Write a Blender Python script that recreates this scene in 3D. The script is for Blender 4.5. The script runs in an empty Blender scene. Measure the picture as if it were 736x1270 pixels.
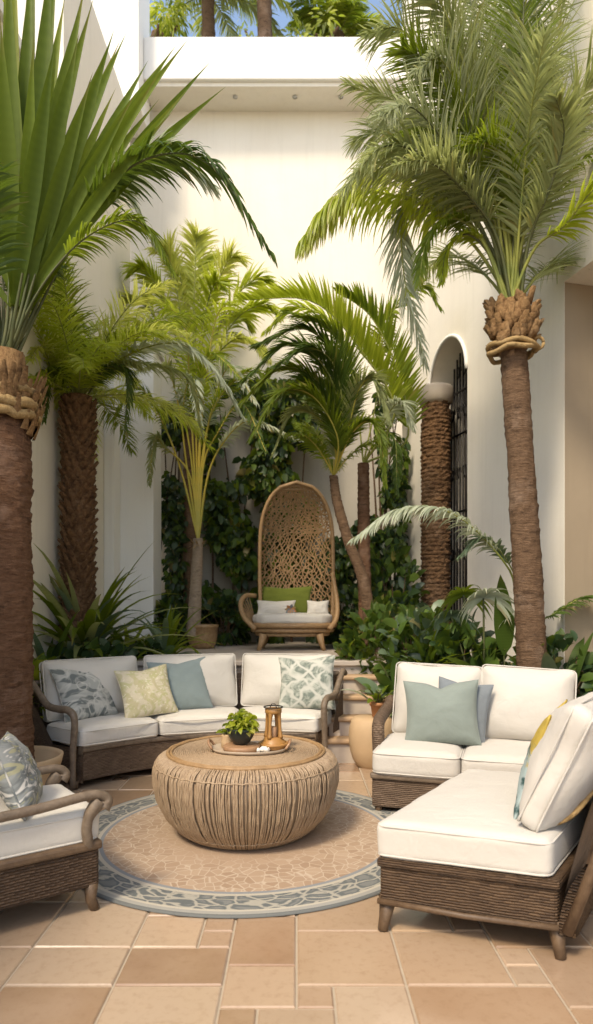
import bpy, math, random
from mathutils import Vector, Matrix, noise
R = random.Random(7)
PI = math.pi
V = Vector
sc = bpy.context.scene
C = bpy.data.collections.new("courtyard"); sc.collection.children.link(C)
F, HY, CH = 820.0, 750.0, 1.40          # lens in photo pixels, horizon row, camera height
def P(px, py, D):                        # a point at real distance D seen at photo pixel
    return V(((px-368)/F*D, D, CH-(py-HY)/F*D))
def G(px, D, z=0.0):
    return V(((px-368)/F*D, D, z))

# ------------------------------------------------------------------ nodes
class N:
    def __init__(s, name):
        s.m = bpy.data.materials.new(name); s.m.use_nodes = True
        s.t = s.m.node_tree; s.t.nodes.clear()
        s.out = s.t.nodes.new('ShaderNodeOutputMaterial')
        s.b = s.t.nodes.new('ShaderNodeBsdfPrincipled'); s.l(s.b.outputs[0], s.out.inputs[0])
    def l(s, a, b): s.t.links.new(a, b)
    def n(s, k, **kw):
        x = s.t.nodes.new(k)
        for a, v in kw.items(): setattr(x, a, v)
        return x
    def put(s, inp, v):
        if hasattr(v, 'is_linked') or isinstance(v, bpy.types.NodeSocket): s.l(v, inp)
        elif isinstance(v, (tuple, list)) and len(v) == 3 and inp.type == 'RGBA': inp.default_value = (*v, 1)
        else: inp.default_value = v
    def math(s, op, a, b=0.0, c=None):
        x = s.n('ShaderNodeMath', operation=op); s.put(x.inputs[0], a); s.put(x.inputs[1], b)
        if c is not None: s.put(x.inputs[2], c)
        return x.outputs[0]
    def coord(s, which='Object'): return s.n('ShaderNodeTexCoord').outputs[which]
    def uv(s): return s.coord('UV')
    def mapn(s, v, scale=(1,1,1), rot=(0,0,0), loc=(0,0,0)):
        x = s.n('ShaderNodeMapping'); s.l(v, x.inputs[0]); x.inputs['Scale'].default_value = scale
        x.inputs['Rotation'].default_value = rot; x.inputs['Location'].default_value = loc; return x.outputs[0]
    def noise(s, v, scale, detail=4, rough=.55, dist=0, out=0):
        x = s.n('ShaderNodeTexNoise'); s.l(v, x.inputs['Vector']); x.inputs['Scale'].default_value = scale
        x.inputs['Detail'].default_value = detail; x.inputs['Roughness'].default_value = rough; x.inputs['Distortion'].default_value = dist
        return x.outputs[out]
    def vor(s, v, scale, feature='F1', rnd=1, out='Distance'):
        x = s.n('ShaderNodeTexVoronoi', feature=feature); s.l(v, x.inputs['Vector']); x.inputs['Scale'].default_value = scale
        x.inputs['Randomness'].default_value = rnd; return x.outputs[out]
    def wave(s, v, scale, dist=0, det=2, dscale=1, kind='BANDS', d='X'):
        x = s.n('ShaderNodeTexWave', wave_type=kind); s.l(v, x.inputs['Vector']); x.inputs['Scale'].default_value = scale
        if kind == 'BANDS': x.bands_direction = d
        x.inputs['Distortion'].default_value = dist; x.inputs['Detail'].default_value = det; x.inputs['Detail Scale'].default_value = dscale
        return x.outputs['Fac']
    def ramp(s, f, stops, interp='LINEAR'):
        x = s.n('ShaderNodeValToRGB'); s.l(f, x.inputs[0]); x.color_ramp.interpolation = interp
        e = x.color_ramp.elements
        while len(e) < len(stops): e.new(.5)
        for i, (p, c) in enumerate(stops):
            e[i].position = p; e[i].color = (*c, 1) if isinstance(c, tuple) else (c, c, c, 1)
        return x.outputs[0]
    def mix(s, f, a, b, mode='MIX'):
        x = s.n('ShaderNodeMix', data_type='RGBA', blend_type=mode); s.put(x.inputs[0], f); s.put(x.inputs[6], a); s.put(x.inputs[7], b)
        return x.outputs[2]
    def bump(s, h, strength=.5, dist=.01, prev=None):
        x = s.n('ShaderNodeBump'); x.inputs['Strength'].default_value = strength; x.inputs['Distance'].default_value = dist
        s.l(h, x.inputs['Height'])
        if prev is not None: s.l(prev, x.inputs['Normal'])
        s.l(x.outputs[0], s.b.inputs['Normal']); return x.outputs[0]
    def col(s, c): s.put(s.b.inputs['Base Color'], c); return s
    def rough(s, r): s.put(s.b.inputs['Roughness'], r); return s
    def spec(s, r): s.b.inputs['Specular IOR Level'].default_value = r; return s

def mat_stucco(name, c, c2, fine=.25):
    m = N(name); o = m.coord()
    big = m.noise(o, .8, 5, .6); mid = m.noise(o, 9, 5, .7); fn = m.noise(o, 90, 3, .6)
    strk = m.noise(m.mapn(o, (6, 6, .35)), 2.2, 4, .6)
    c_ = m.mix(m.ramp(big, [(.35, 0.), (.7, 1.)]), c, c2)
    c_ = m.mix(m.math('MULTIPLY', m.ramp(strk, [(.5, 0.), (.8, 1.)]), .26), c_, tuple(x*.8 for x in c2))
    m.col(c_).rough(.88)
    h = m.math('ADD', m.math('MULTIPLY', fn, .25), mid); m.bump(h, fine, .012)
    return m.m
def mat_leaf(name, c1, c2, trans=.35, tc=None, rough=.42, spec=.5, edge=None):
    m = N(name); o = m.coord()
    ri = m.n('ShaderNodeNewGeometry').outputs['Random Per Island']
    nz = m.noise(o, 2.3, 3)
    f = m.math('ADD', m.math('MULTIPLY', ri, .6), m.math('MULTIPLY', nz, .5))
    c = m.mix(m.ramp(f, [(.15, 0.), (.9, 1.)]), c1, c2)
    vein = m.wave(m.uv(), 9, 0, 0, d='Y')
    c = m.mix(m.math('MULTIPLY', vein, .12), c, tuple(min(1, x*1.5+.01) for x in c2))
    su_ = m.n('ShaderNodeSeparateXYZ'); m.l(m.uv(), su_.inputs[0])
    tip = m.math('MULTIPLY', m.ramp(su_.outputs[1], [(.84, 0.), (1., 1.)]), m.ramp(ri, [(.25, 0.), (.7, .8)]))
    c = m.mix(tip, c, (.26, .17, .06)); c = m.mix(m.ramp(ri, [(.965, 0.), (.985, .6)]), c, (.30, .22, .07))
    m.col(c).rough(rough).spec(spec)
    t = m.n('ShaderNodeBsdfTranslucent'); tcol = tc or tuple(x*1.6 for x in c2)
    m.l(m.mix(.5, c, tcol), t.inputs[0])
    mx = m.n('ShaderNodeMixShader'); mx.inputs[0].default_value = trans
    m.l(m.b.outputs[0], mx.inputs[1]); m.l(t.outputs[0], mx.inputs[2]); m.l(mx.outputs[0], m.out.inputs[0])
    return m.m
def mat_bark(name, c1, c2, sx=14, sz=60, bump=.9):
    m = N(name); o = m.coord()
    a = m.noise(m.mapn(o, (sx, sx, sz)), 1, 6, .7); b = m.noise(o, 5, 4, .6)
    v = m.noise(m.mapn(o, (70, 70, 8)), 1, 4, .6)
    c = m.mix(m.ramp(a, [(.3, 0.), (.72, 1.)]), c1, c2); c = m.mix(m.math('MULTIPLY', b, .5), c, tuple(x*.7 for x in c1))
    c = m.mix(m.ramp(m.noise(o, 2.6, 5, .7), [(.52, 0.), (.68, .65)]), c, tuple(x*.9+.05 for x in c2)); c = m.mix(m.ramp(m.noise(m.mapn(o, (3, 3, 9)), 2, 5, .7), [(.55, 0.), (.66, .7)]), c, tuple(x*.45 for x in c1))
    m.col(c).rough(.9).spec(.2); m.bump(m.math('ADD', a, m.math('MULTIPLY', v, .5)), bump, .02)
    return m.m
def mat_wicker(name, c1, c2, su=42, sv=95, gap=.18):
    m = N(name); uv = m.uv(); sp = m.n('ShaderNodeSeparateXYZ')
    wob = m.n('ShaderNodeVectorMath', operation='ADD'); nv = m.noise(uv, 9, 2, out=1)
    sc_ = m.n('ShaderNodeVectorMath', operation='SCALE'); m.l(nv, sc_.inputs[0]); sc_.inputs['Scale'].default_value = .012
    m.l(uv, wob.inputs[0]); m.l(sc_.outputs[0], wob.inputs[1]); m.l(wob.outputs[0], sp.inputs[0])
    u = m.math('MULTIPLY', sp.outputs[0], su); v = m.math('MULTIPLY', sp.outputs[1], sv)
    row = m.math('FLOOR', v); par = m.math('MULTIPLY', m.math('MODULO', m.math('ABSOLUTE', row), 2.0), .5)
    over = m.math('ABSOLUTE', m.math('SINE', m.math('MULTIPLY', m.math('ADD', u, par), PI)))
    strand = m.math('SINE', m.math('MULTIPLY', m.math('FRACT', v), PI))
    h = m.math('MULTIPLY', m.math('ADD', over, .55), m.math('POWER', strand, .6))
    rn = m.n('ShaderNodeTexWhiteNoise', noise_dimensions='2D'); cx = m.n('ShaderNodeCombineXYZ')
    m.l(m.math('FLOOR', m.math('ADD', u, par)), cx.inputs[0]); m.l(row, cx.inputs[1]); m.l(cx.outputs[0], rn.inputs[0])
    c = m.mix(rn.outputs[0], c1, c2); c = m.mix(m.ramp(m.noise(uv, 3.5, 4), [(.3, 0.), (.75, .55)]), c, tuple(x*.6 for x in c1))
    c = m.mix(m.ramp(h, [(.05, 1.), (.1+gap*2, 0.)]), c, tuple(x*.3 for x in c1))  # crevice shade between strands is put into the colour
    m.col(c).rough(.62).spec(.35); m.bump(h, .9, .006)
    return m.m
def mat_fabric(name, c, c2=None, weave=260, var=.5):
    m = N(name); o = m.coord(); c2 = c2 or tuple(x*.86 for x in c)
    w = m.math('ADD', m.wave(o, weave, 1, 1, d='X'), m.wave(o, weave, 1, 1, d='Z'))
    nz = m.noise(o, 7, 4, .6); fine = m.noise(o, 220, 2)
    m.col(m.mix(m.math('MULTIPLY', m.math('ADD', nz, m.math('MULTIPLY', fine, .5)), var), c, c2)).rough(.92).spec(.15)
    m.b.inputs['Sheen Weight'].default_value = .15
    b1 = m.bump(w, .2, .0015); rg = m.math('ABSOLUTE', m.math('SUBTRACT', m.noise(m.mapn(o, (1, 1.6, 1.2)), 6, 2, .5, .8), .5)); b2 = m.bump(nz, .4, .014, b1); m.bump(rg, .22, .03, b2)
    return m.m
def mat_plain(name, c, rough=.5, var=.25, scale=12, bump=.15, metal=0, spec=.5):
    m = N(name); o = m.coord(); nz = m.noise(o, scale, 5, .6)
    m.col(m.mix(m.math('MULTIPLY', nz, var*2), c, tuple(x*.6 for x in c))).rough(rough).spec(spec); m.b.inputs['Metallic'].default_value = metal
    m.bump(nz, bump, .01); return m.m
def mat_wood(name, c1, c2, axis=(2, 2, 22), rough=.55):
    m = N(name); o = m.coord(); g = m.noise(m.mapn(o, axis), 3, 6, .65, .6)
    m.col(m.mix(m.ramp(g, [(.3, 0.), (.7, 1.)]), c1, c2)).rough(rough); m.bump(g, .3, .006); return m.m

M = {}
M['stucco'] = mat_stucco('cream_render', (.77, .725, .64), (.72, .665, .575))
M['stucco2'] = mat_stucco('white_render', (.80, .785, .75), (.77, .75, .71))
M['stucco3'] = mat_stucco('recess_shade_render', (.34, .27, .19), (.29, .23, .16))  # darker render with the shade of the recess put into its colour
M['stucco4'] = mat_stucco('lower_shade_render', (.46, .42, .36), (.36, .33, .28))  # render greyed by shade that is put into its colour
M['lf_dark'] = mat_leaf('leaf_dark', (.03, .062, .012), (.078, .13, .018), .34, (.22, .32, .02), .52, .3)
M['lf_mid'] = mat_leaf('leaf_mid', (.075, .125, .014), (.18, .235, .022), .45, (.42, .52, .03), .55, .3)
M['lf_lime'] = mat_leaf('leaf_lime', (.20, .27, .016), (.42, .47, .04), .55, (.68, .78, .08))
M['lf_yel'] = mat_leaf('leaf_yellow', (.30, .36, .05), (.55, .58, .13), .55, (.85, .85, .20))
M['lf_grey'] = mat_leaf('leaf_grey', (.18, .215, .09), (.34, .37, .165), .48, (.52, .56, .16), .55, .3)
M['lf_sheen'] = mat_leaf('leaf_sky_sheen', (.30, .345, .24), (.50, .54, .41), .38, (.5, .56, .3), .5, .4)  # lighter base colour stands in for sky gloss on these fronds
M['lf_sheen2'] = mat_leaf('leaf_silver_grey', (.22, .25, .14), (.36, .39, .23), .42, (.48, .52, .22), .52, .35)
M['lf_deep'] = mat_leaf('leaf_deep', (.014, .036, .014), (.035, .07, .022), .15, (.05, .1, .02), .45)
M['lf_broad'] = mat_leaf('leaf_broad', (.045, .095, .02), (.12, .19, .035), .32, (.28, .38, .04), .4, .45)
M['lf_blue'] = mat_leaf('leaf_blue', (.07, .12, .07), (.16, .22, .13), .28, (.22, .30, .10), .42, .5)
M['lf_fan'] = mat_leaf('leaf_fan', (.05, .088, .008), (.12, .165, .014), .42, (.36, .46, .02), .55, .25)
M['stalk'] = mat_wood('frond_stalk', (.16, .20, .04), (.34, .34, .07), (1, 1, 1))
M['stalk_dk'] = mat_wood('dark_stalk', (.05, .07, .02), (.12, .12, .04), (1, 1, 1))
M['stalk_yel'] = mat_wood('yellow_stalk', (.30, .30, .05), (.50, .36, .05), (1, 1, 1))
M['bark1'] = mat_bark('bark_reddish', (.10, .048, .026), (.24, .13, .075))
M['bark2'] = mat_bark('bark_scaly', (.09, .045, .024), (.30, .17, .085), 30, 30)
M['bark3'] = mat_bark('bark_pale', (.26, .19, .13), (.42, .33, .24), 20, 40, .5)
M['bark4'] = mat_bark('bark_brown', (.10, .058, .034), (.22, .135, .08), 16, 70)
M['fibre'] = mat_bark('palm_fibre', (.16, .08, .035), (.42, .26, .12), 40, 40)
M['rope'] = mat_bark('tan_fibre', (.30, .19, .08), (.50, .35, .17), 60, 20, .6)
M['wk_sofa'] = mat_wicker('wicker_greybrown', (.115, .073, .046), (.20, .135, .09), 22, 80)
M['wk_dark'] = mat_wicker('wicker_brown', (.062, .034, .017), (.125, .073, .038), 26, 85)
M['wk_chair'] = mat_wicker('wicker_umber', (.052, .029, .016), (.105, .062, .036), 24, 80)
M['wk_tan'] = mat_wicker('rattan_tan', (.27, .185, .11), (.38, .275, .175), 85, 85, .1)
M['rattan_dk'] = mat_wood('shaded_rattan', (.22, .15, .09), (.34, .24, .155), (30, 30, 6))
M['strand'] = mat_wood('rattan_strands', (.25, .165, .10), (.43, .315, .205), (30, 30, 6))
M['rattan'] = mat_wood('rattan_cane', (.24, .14, .062), (.38, .235, .115), (8, 8, 8))
M['cane_grey'] = mat_wood('weathered_cane', (.11, .078, .052), (.21, .155, .108), (9, 9, 9))
M['cane_dk'] = mat_wood('brown_cane', (.075, .043, .023), (.145, .09, .05), (9, 9, 9))
M['cream'] = mat_fabric('cream_canvas', (.62, .585, .525), (.57, .53, .47))
M['white'] = mat_fabric('white_canvas', (.57, .54, .49), (.525, .49, .44))
M['blue'] = mat_fabric('dusty_blue_linen', (.25, .305, .30), (.18, .225, .225))
M['blue2'] = mat_fabric('grey_teal_linen', (.235, .275, .25), (.175, .21, .19))
M['navy'] = mat_fabric('slate_linen', (.20, .225, .245), (.14, .16, .175))
M['green'] = mat_fabric('moss_green_velvet', (.15, .175, .03), (.08, .10, .018))
M['iron'] = mat_plain('wrought_iron', (.030, .027, .025), .45, .3, 30, .2, .6)
M['door'] = mat_wood('dark_door_wood', (.05, .038, .03), (.10, .075, .055), (20, 20, 1.5))
M['terra'] = mat_plain('terracotta', (.46, .21, .09), .8, .3, 14, .2)
M['clay'] = mat_plain('sandy_clay', (.52, .36, .21), .75, .25, 10, .25)
M['soil'] = mat_plain('dark_soil', (.045, .03, .02), .95, .5, 25, .8)
M['ground'] = mat_plain('dry_ground', (.20, .15, .10), .95, .4, 2, .4)
M['stone'] = mat_plain('pale_step_stone', (.58, .49, .40), .7, .3, 6, .3)
M['stone_edge'] = mat_plain('tan_step_stone', (.50, .33, .19), .7, .3, 9, .3)
M['blackpot'] = mat_plain('dark_glazed_pot', (.018, .028, .026), .35, .3, 10, .1)
M['brass'] = mat_plain('amber_wood', (.40, .20, .06), .4, .3, 20, .15)
M['board'] = mat_wood('board_wood', (.24, .13, .07), (.38, .22, .12), (4, 30, 4))
M['tray'] = mat_plain('pale_tray', (.50, .40, .30), .35, .2, 10, .1)
M['marble'] = mat_plain('white_ceramic', (.75, .72, .66), .3, .1, 10, .05)
M['lamp'] = mat_plain('downlight_metal', (.5, .5, .5), .3, .1, 10, .0, 1)

def pillow_mat(kind):
    m = N('pillow_'+kind); uv = m.uv()
    if kind == 'swirl':      # grey ground, pale swirling leaves
        nz = m.noise(uv, 2.2, 2, .5, 2.2); w = m.wave(uv, 1.2, 14, 2, 1.3, 'RINGS')
        c = m.mix(m.ramp(w, [(.35, 0.), (.55, 1.)]), (.17, .185, .175), (.40, .40, .365))
        c = m.mix(m.ramp(nz, [(.42, 0.), (.52, .8), (.58, .0)]), c, (.62, .60, .54))
    elif kind == 'yellow':   # cream with mustard-green botanical print
        w = m.wave(uv, .9, 16, 3, 1.4); nz = m.noise(uv, 3.0, 3, .6, 2.8)
        c = m.mix(m.ramp(w, [(.25, 0.), (.45, 1.)]), (.54, .48, .30), (.63, .56, .41))
        c = m.mix(m.ramp(nz, [(.48, 0.), (.6, .75)]), c, (.46, .45, .22))
        c = m.mix(m.ramp(m.noise(uv, 7, 2, .5, 3), [(.6, 0.), (.66, .8)]), c, (.76, .71, .56))
    elif kind == 'diamond':  # sage ground, pale crossing leaf trellis
        sp = m.n('ShaderNodeSeparateXYZ'); wb = m.noise(uv, 2.5, 2, .5, 0, 1); ad = m.n('ShaderNodeVectorMath', operation='ADD')
        s2 = m.n('ShaderNodeVectorMath', operation='SCALE'); m.l(wb, s2.inputs[0]); s2.inputs['Scale'].default_value = .45
        m.l(uv, ad.inputs[0]); m.l(s2.outputs[0], ad.inputs[1]); m.l(ad.outputs[0], sp.inputs[0])
        a = m.math('FRACT', m.math('MULTIPLY', m.math('ADD', sp.outputs[0], sp.outputs[1]), 2.6))
        b = m.math('FRACT', m.math('MULTIPLY', m.math('SUBTRACT', sp.outputs[0], sp.outputs[1]), 2.6))
        la = m.math('MINIMUM', m.math('ABSOLUTE', m.math('SUBTRACT', a, .5)), m.math('ABSOLUTE', m.math('SUBTRACT', b, .5)))
        c = m.mix(m.ramp(la, [(.06, .9), (.17, 0.)]), m.mix(m.ramp(m.noise(uv, 5, 3, .6, 1.5), [(.4, 0.), (.6, 1.)]), (.16, .19, .165), (.40, .42, .37)), (.50, .50, .45))
    elif kind == 'slate':    # blue-grey with yellow and cream brush marks
        nz = m.noise(uv, 2.6, 3, .55, 2.5); n2 = m.noise(uv, 3.4, 2, .5, 3.5)
        c = m.mix(m.ramp(nz, [(.38, 0.), (.56, 1.)]), (.15, .165, .165), (.29, .305, .30))
        c = m.mix(m.ramp(n2, [(.56, 0.), (.62, .8)]), c, (.42, .40, .24))
        c = m.mix(m.ramp(n2, [(.36, 1.), (.42, 0.)]), c, (.60, .58, .54))
    else:                    # teal leaves, mustard edge
        nz = m.noise(uv, 2.4, 3, .55, 2.2); sp = m.n('ShaderNodeSeparateXYZ'); m.l(uv, sp.inputs[0])
        c = m.mix(m.ramp(nz, [(.4, 0.), (.5, 1.)]), (.04, .09, .09), (.36, .45, .45))
        e = m.ramp(m.math('ADD', sp.outputs[1], m.math('MULTIPLY', nz, .7)), [(.9, 0.), (1.0, 1.)])
        c = m.mix(e, c, m.mix(m.noise(uv, 9, 2), (.35, .24, .04), (.60, .46, .12)))
    m.col(c).rough(.9).spec(.15)
    b1 = m.bump(m.noise(uv, 60, 2), .15, .002); m.bump(m.noise(uv, 2.5, 3), .4, .02, b1)
    return m.m
for k in ('swirl', 'yellow', 'diamond', 'slate', 'teal'): M['p_'+k] = pillow_mat(k)

def floor_mat():
    m = N('terracotta_tiles'); o = m.coord()
    at = m.n('ShaderNodeAttribute', attribute_name='tone').outputs['Color']
    n1 = m.noise(o, 3.2, 5, .6); n2 = m.noise(o, 26, 5, .7); n3 = m.noise(o, 1.1, 3)
    c = m.mix(m.math('MULTIPLY', m.ramp(n1, [(.3, 0.), (.75, 1.)]), .4), at, (.47, .345, .235))
    c = m.mix(m.ramp(n2, [(.5, 0.), (.8, .45)]), c, (.24, .14, .078))
    m.col(c)
    m.rough(m.ramp(m.math('ADD', m.math('MULTIPLY', n1, .6), m.math('MULTIPLY', n3, .4)), [(.3, .07), (.7, .26)])).spec(.6)
    m.b.inputs['Coat Weight'].default_value = .5; m.b.inputs['Coat IOR'].default_value = 1.6; m.b.inputs['Coat Roughness'].default_value = .2
    m.bump(m.math('ADD', m.math('MULTIPLY', n2, .25), n1), .10, .01); return m.m
M['floor'] = floor_mat()
M['grout'] = mat_plain('pale_grout', (.44, .36, .27), .9, .3, 30, .4)
def rug_mat():
    m = N('mosaic_rug'); o = m.coord(); sp = m.n('ShaderNodeSeparateXYZ'); m.l(o, sp.inputs[0])
    x, y = sp.outputs[0], sp.outputs[1]
    r = m.math('SQRT', m.math('ADD', m.math('MULTIPLY', x, x), m.math('MULTIPLY', y, y)))
    th = m.math('ARCTAN2', y, x)
    rr = m.math('DIVIDE', r, 1.1)
    cell = m.vor(o, 18, 'DISTANCE_TO_EDGE'); cc = m.vor(o, 18, 'F1', 1, 'Color')
    se = m.n('ShaderNodeSeparateXYZ'); m.l(cc, se.inputs[0])
    base = m.mix(se.outputs[0], (.30, .205, .14), (.41, .305, .22)); base = m.mix(m.math('MULTIPLY', m.noise(o, 14, 4), .5), base, (.37, .26, .17))
    petal = m.mix(m.ramp(cell, [(.02, 1.), (.07, 0.)]), base, (.47, .375, .285))
    inner = m.mix(m.ramp(rr, [(.38, 0.), (.55, 1.)]), m.mix(m.math('MULTIPLY', m.ramp(cell, [(.02, 1.), (.07, 0.)]), .3), (.38, .275, .195), (.45, .355, .275)), petal)
    # border scrolls in polar coordinates
    cv = m.n('ShaderNodeCombineXYZ'); m.l(m.math('MULTIPLY', th, 7.), cv.inputs[0]); m.l(m.math('MULTIPLY', rr, 15.), cv.inputs[1])
    cn = m.noise(cv.outputs[0], .9, 2, .5, 0, 1); c2_ = m.n('ShaderNodeVectorMath', operation='ADD'); m.l(cv.outputs[0], c2_.inputs[0]); c3 = m.n('ShaderNodeVectorMath', operation='SCALE'); m.l(cn, c3.inputs[0]); c3.inputs['Scale'].default_value = 1.1; m.l(c3.outputs[0], c2_.inputs[1])
    sc1 = m.vor(c2_.outputs[0], 1.25, 'DISTANCE_TO_EDGE')
    border = m.mix(m.ramp(sc1, [(.05, 1.), (.11, 0.)]), m.mix(m.ramp(sc1, [(.2, 0.), (.3, 1.)]), (.115, .125, .125), (.18, .185, .175)), (.34, .32, .27))
    def band(a, b, c0, prev): 
        f = m.math('MULTIPLY', m.math('GREATER_THAN', rr, a), m.math('LESS_THAN', rr, b)); return m.mix(f, prev, c0)
    c = inner
    c = band(.775, .795, (.22, .23, .24), c); c = band(.795, .815, (.42, .38, .31), c)
    c = band(.815, .945, border, c)
    c = band(.945, .96, (.42, .38, .31), c); c = band(.96, .985, (.30, .29, .26), c); c = band(.985, 1.2, (.13, .135, .13), c)
    m.col(c).rough(.72).spec(.3)
    m.bump(m.math('ADD', m.ramp(cell, [(0., 0.), (.06, 1.)]), m.noise(o, 60, 2)), .25, .004); return m.m
M['rug'] = rug_mat()

# ------------------------------------------------------------------ mesh builder
class MB:
    def __init__(s): s.v = []; s.f = []; s.uv = []; s.mi = []; s.mats = []; s.cur = 0; s.cols = None
    def mat(s, m):
        if m not in s.mats: s.mats.append(m)
        s.cur = s.mats.index(m); return s
    def face(s, idx, uv=None):
        s.f.append(tuple(idx)); s.uv.append(uv); s.mi.append(s.cur)
    def add(s, p): s.v.append(tuple(p)); return len(s.v)-1
    def quad(s, a, b, c, d, uv=None):
        i = [s.add(p) for p in (a, b, c, d)]; s.face(i, uv)
    def grid(s, pts, uvs=None, closed=False):
        n, k = len(pts), len(pts[0]); base = len(s.v)
        for row in pts:
            for p in row: s.v.append(tuple(p))
        for i in range(n-1):
            for j in range(k if closed else k-1):
                j2 = (j+1) % k
                q = (base+i*k+j, base+i*k+j2, base+(i+1)*k+j2, base+(i+1)*k+j)
                u = None
                if uvs: u = (uvs(i, j), uvs(i, j+1), uvs(i+1, j+1), uvs(i+1, j))
                s.face(q, u)
    def box(s, lo, hi):
        x0, y0, z0 = lo; x1, y1, z1 = hi
        s.hexa([(x0,y0,z0),(x1,y0,z0),(x1,y1,z0),(x0,y1,z0)], [(x0,y0,z1),(x1,y0,z1),(x1,y1,z1),(x0,y1,z1)])
    def hexa(s, b, t):   # bottom and top loops (counter-clockwise from above)
        n = len(b); i0 = len(s.v)
        for p in list(b)+list(t): s.v.append(tuple(p))
        s.face([i0+k for k in reversed(range(n))]); s.face([i0+n+k for k in range(n)])
        for k in range(n):
            k2 = (k+1) % n; s.face([i0+k, i0+k2, i0+n+k2, i0+n+k])
    def tube(s, path, rad, n=8, cap=True, flat=1.0):
        path = [V(p) for p in path]; L = len(path)
        if not isinstance(rad, (list, tuple)): rad = [rad]*L
        T0 = (path[1]-path[0]).normalized()
        ref = V((0,0,1)) if abs(T0.z) < .9 else V((1,0,0))
        nrm = (ref - T0*ref.dot(T0)).normalized(); rows = []; acc = 0; lens = [0]
        for i, p in enumerate(path):
            T = (path[min(i+1, L-1)]-path[max(i-1, 0)]).normalized()
            nrm = (nrm - T*nrm.dot(T)).normalized(); b = T.cross(nrm)
            rows.append([p + (nrm*math.cos(a)*flat + b*math.sin(a))*rad[i] for a in (2*PI*k/n for k in range(n))])
            if i: acc += (path[i]-path[i-1]).length; lens.append(acc)
        r0 = max(rad)
        s.grid(rows, lambda i, j: (j/n*2*PI*r0, lens[i]), True)
        if cap:
            base = len(s.v)-L*n
            s.face([base+k for k in reversed(range(n))]); s.face([base+(L-1)*n+k for k in range(n)])
    def lathe(s, prof, c=(0,0,0), n=32, mod=None, top=True):
        rows = []; acc = 0; lens = [0]
        for i, (r, z) in enumerate(prof):
            rows.append([(c[0]+(r+(mod(k/n*2*PI, z) if mod else 0))*math.cos(2*PI*k/n), c[1]+(r+(mod(k/n*2*PI, z) if mod else 0))*math.sin(2*PI*k/n), c[2]+z) for k in range(n)])
            if i: acc += math.dist(prof[i], prof[i-1]); lens.append(acc)
        rm = max(p[0] for p in prof)
        s.grid(rows, lambda i, j: (j/n*2*PI*rm, lens[i]), True)
        base = len(s.v)-len(prof)*n
        if prof[0][0] > 1e-4: s.face([base+k for k in reversed(range(n))])
        if top and prof[-1][0] > 1e-4: s.face([base+(len(prof)-1)*n+k for k in range(n)])
    def build(s, name, mat=None, parent=None, smooth=True, weld=False, col=None):
        me = bpy.data.meshes.new(name)
        org = V((0,0,0)) if parent is None else parent.matrix_world.inverted()
        me.from_pydata(s.v, [], s.f); mats = s.mats or [mat]
        for m in mats: me.materials.append(m)
        ul = me.uv_layers.new(name='UVMap').data
        vs = me.vertices
        for p in me.polygons:
            p.material_index = s.mi[p.index] if s.mats else 0
            p.use_smooth = smooth
            uv = s.uv[p.index]
            if uv:
                for k, li in enumerate(p.loop_indices): ul[li].uv = uv[k]
            else:
                n_ = p.normal; ax = max(range(3), key=lambda k: abs(n_[k]))
                for li in p.loop_indices:
                    c = vs[me.loops[li].vertex_index].co
                    ul[li].uv = (math.hypot(c.x, c.y)*(1 if abs(n_.x) < .05 or abs(n_.y) < .05 else 1), c.z) if False else ((c.y, c.z) if ax == 0 else (c.x, c.z) if ax == 1 else (c.x, c.y))
        if s.cols:
            a = me.color_attributes.new('tone', 'FLOAT_COLOR', 'CORNER')
            for p in me.polygons:
                for li in p.loop_indices: a.data[li].color = (*s.cols[p.index], 1)
        if weld:
            import bmesh
            b = bmesh.new(); b.from_mesh(me); bmesh.ops.remove_doubles(b, verts=b.verts, dist=2e-4)
            bmesh.ops.recalc_face_normals(b, faces=b.faces); b.to_mesh(me); b.free()
        o = bpy.data.objects.new(name, me); C.objects.link(o)
        if parent is not None:
            o.parent = parent; o.matrix_parent_inverse = parent.matrix_world.inverted()
        return o
def tag(o, label=None, cat=None, group=None, kind=None):
    if label: o['label'] = label
    if cat: o['category'] = cat
    if group: o['group'] = group
    if kind: o['kind'] = kind
    return o
def thing(name, loc, label, cat, group=None):
    o = bpy.data.objects.new(name, None); C.objects.link(o); o.location = loc; o.empty_display_size = .2
    o.matrix_world = Matrix.Translation(V(loc)); return tag(o, label, cat, group)
def bev(o, w=.01, seg=2):
    m = o.modifiers.new('bevel', 'BEVEL'); m.width = w; m.segments = seg; m.limit_method = 'ANGLE'; return o
def spline(pts, n):          # Catmull-Rom through points
    pts = [V(p) for p in pts]; q = [pts[0]*2-pts[1]]+pts+[pts[-1]*2-pts[-2]]; out = []
    k = len(pts)-1
    for i in range(n+1):
        t = i/n*k; s_ = min(int(t), k-1); u = t-s_; a, b, c, d = q[s_:s_+4]
        out.append(.5*((2*b)+(c-a)*u+(2*a-5*b+4*c-d)*u*u+(3*b-a-3*c+d)*u**3))
    return out

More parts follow.
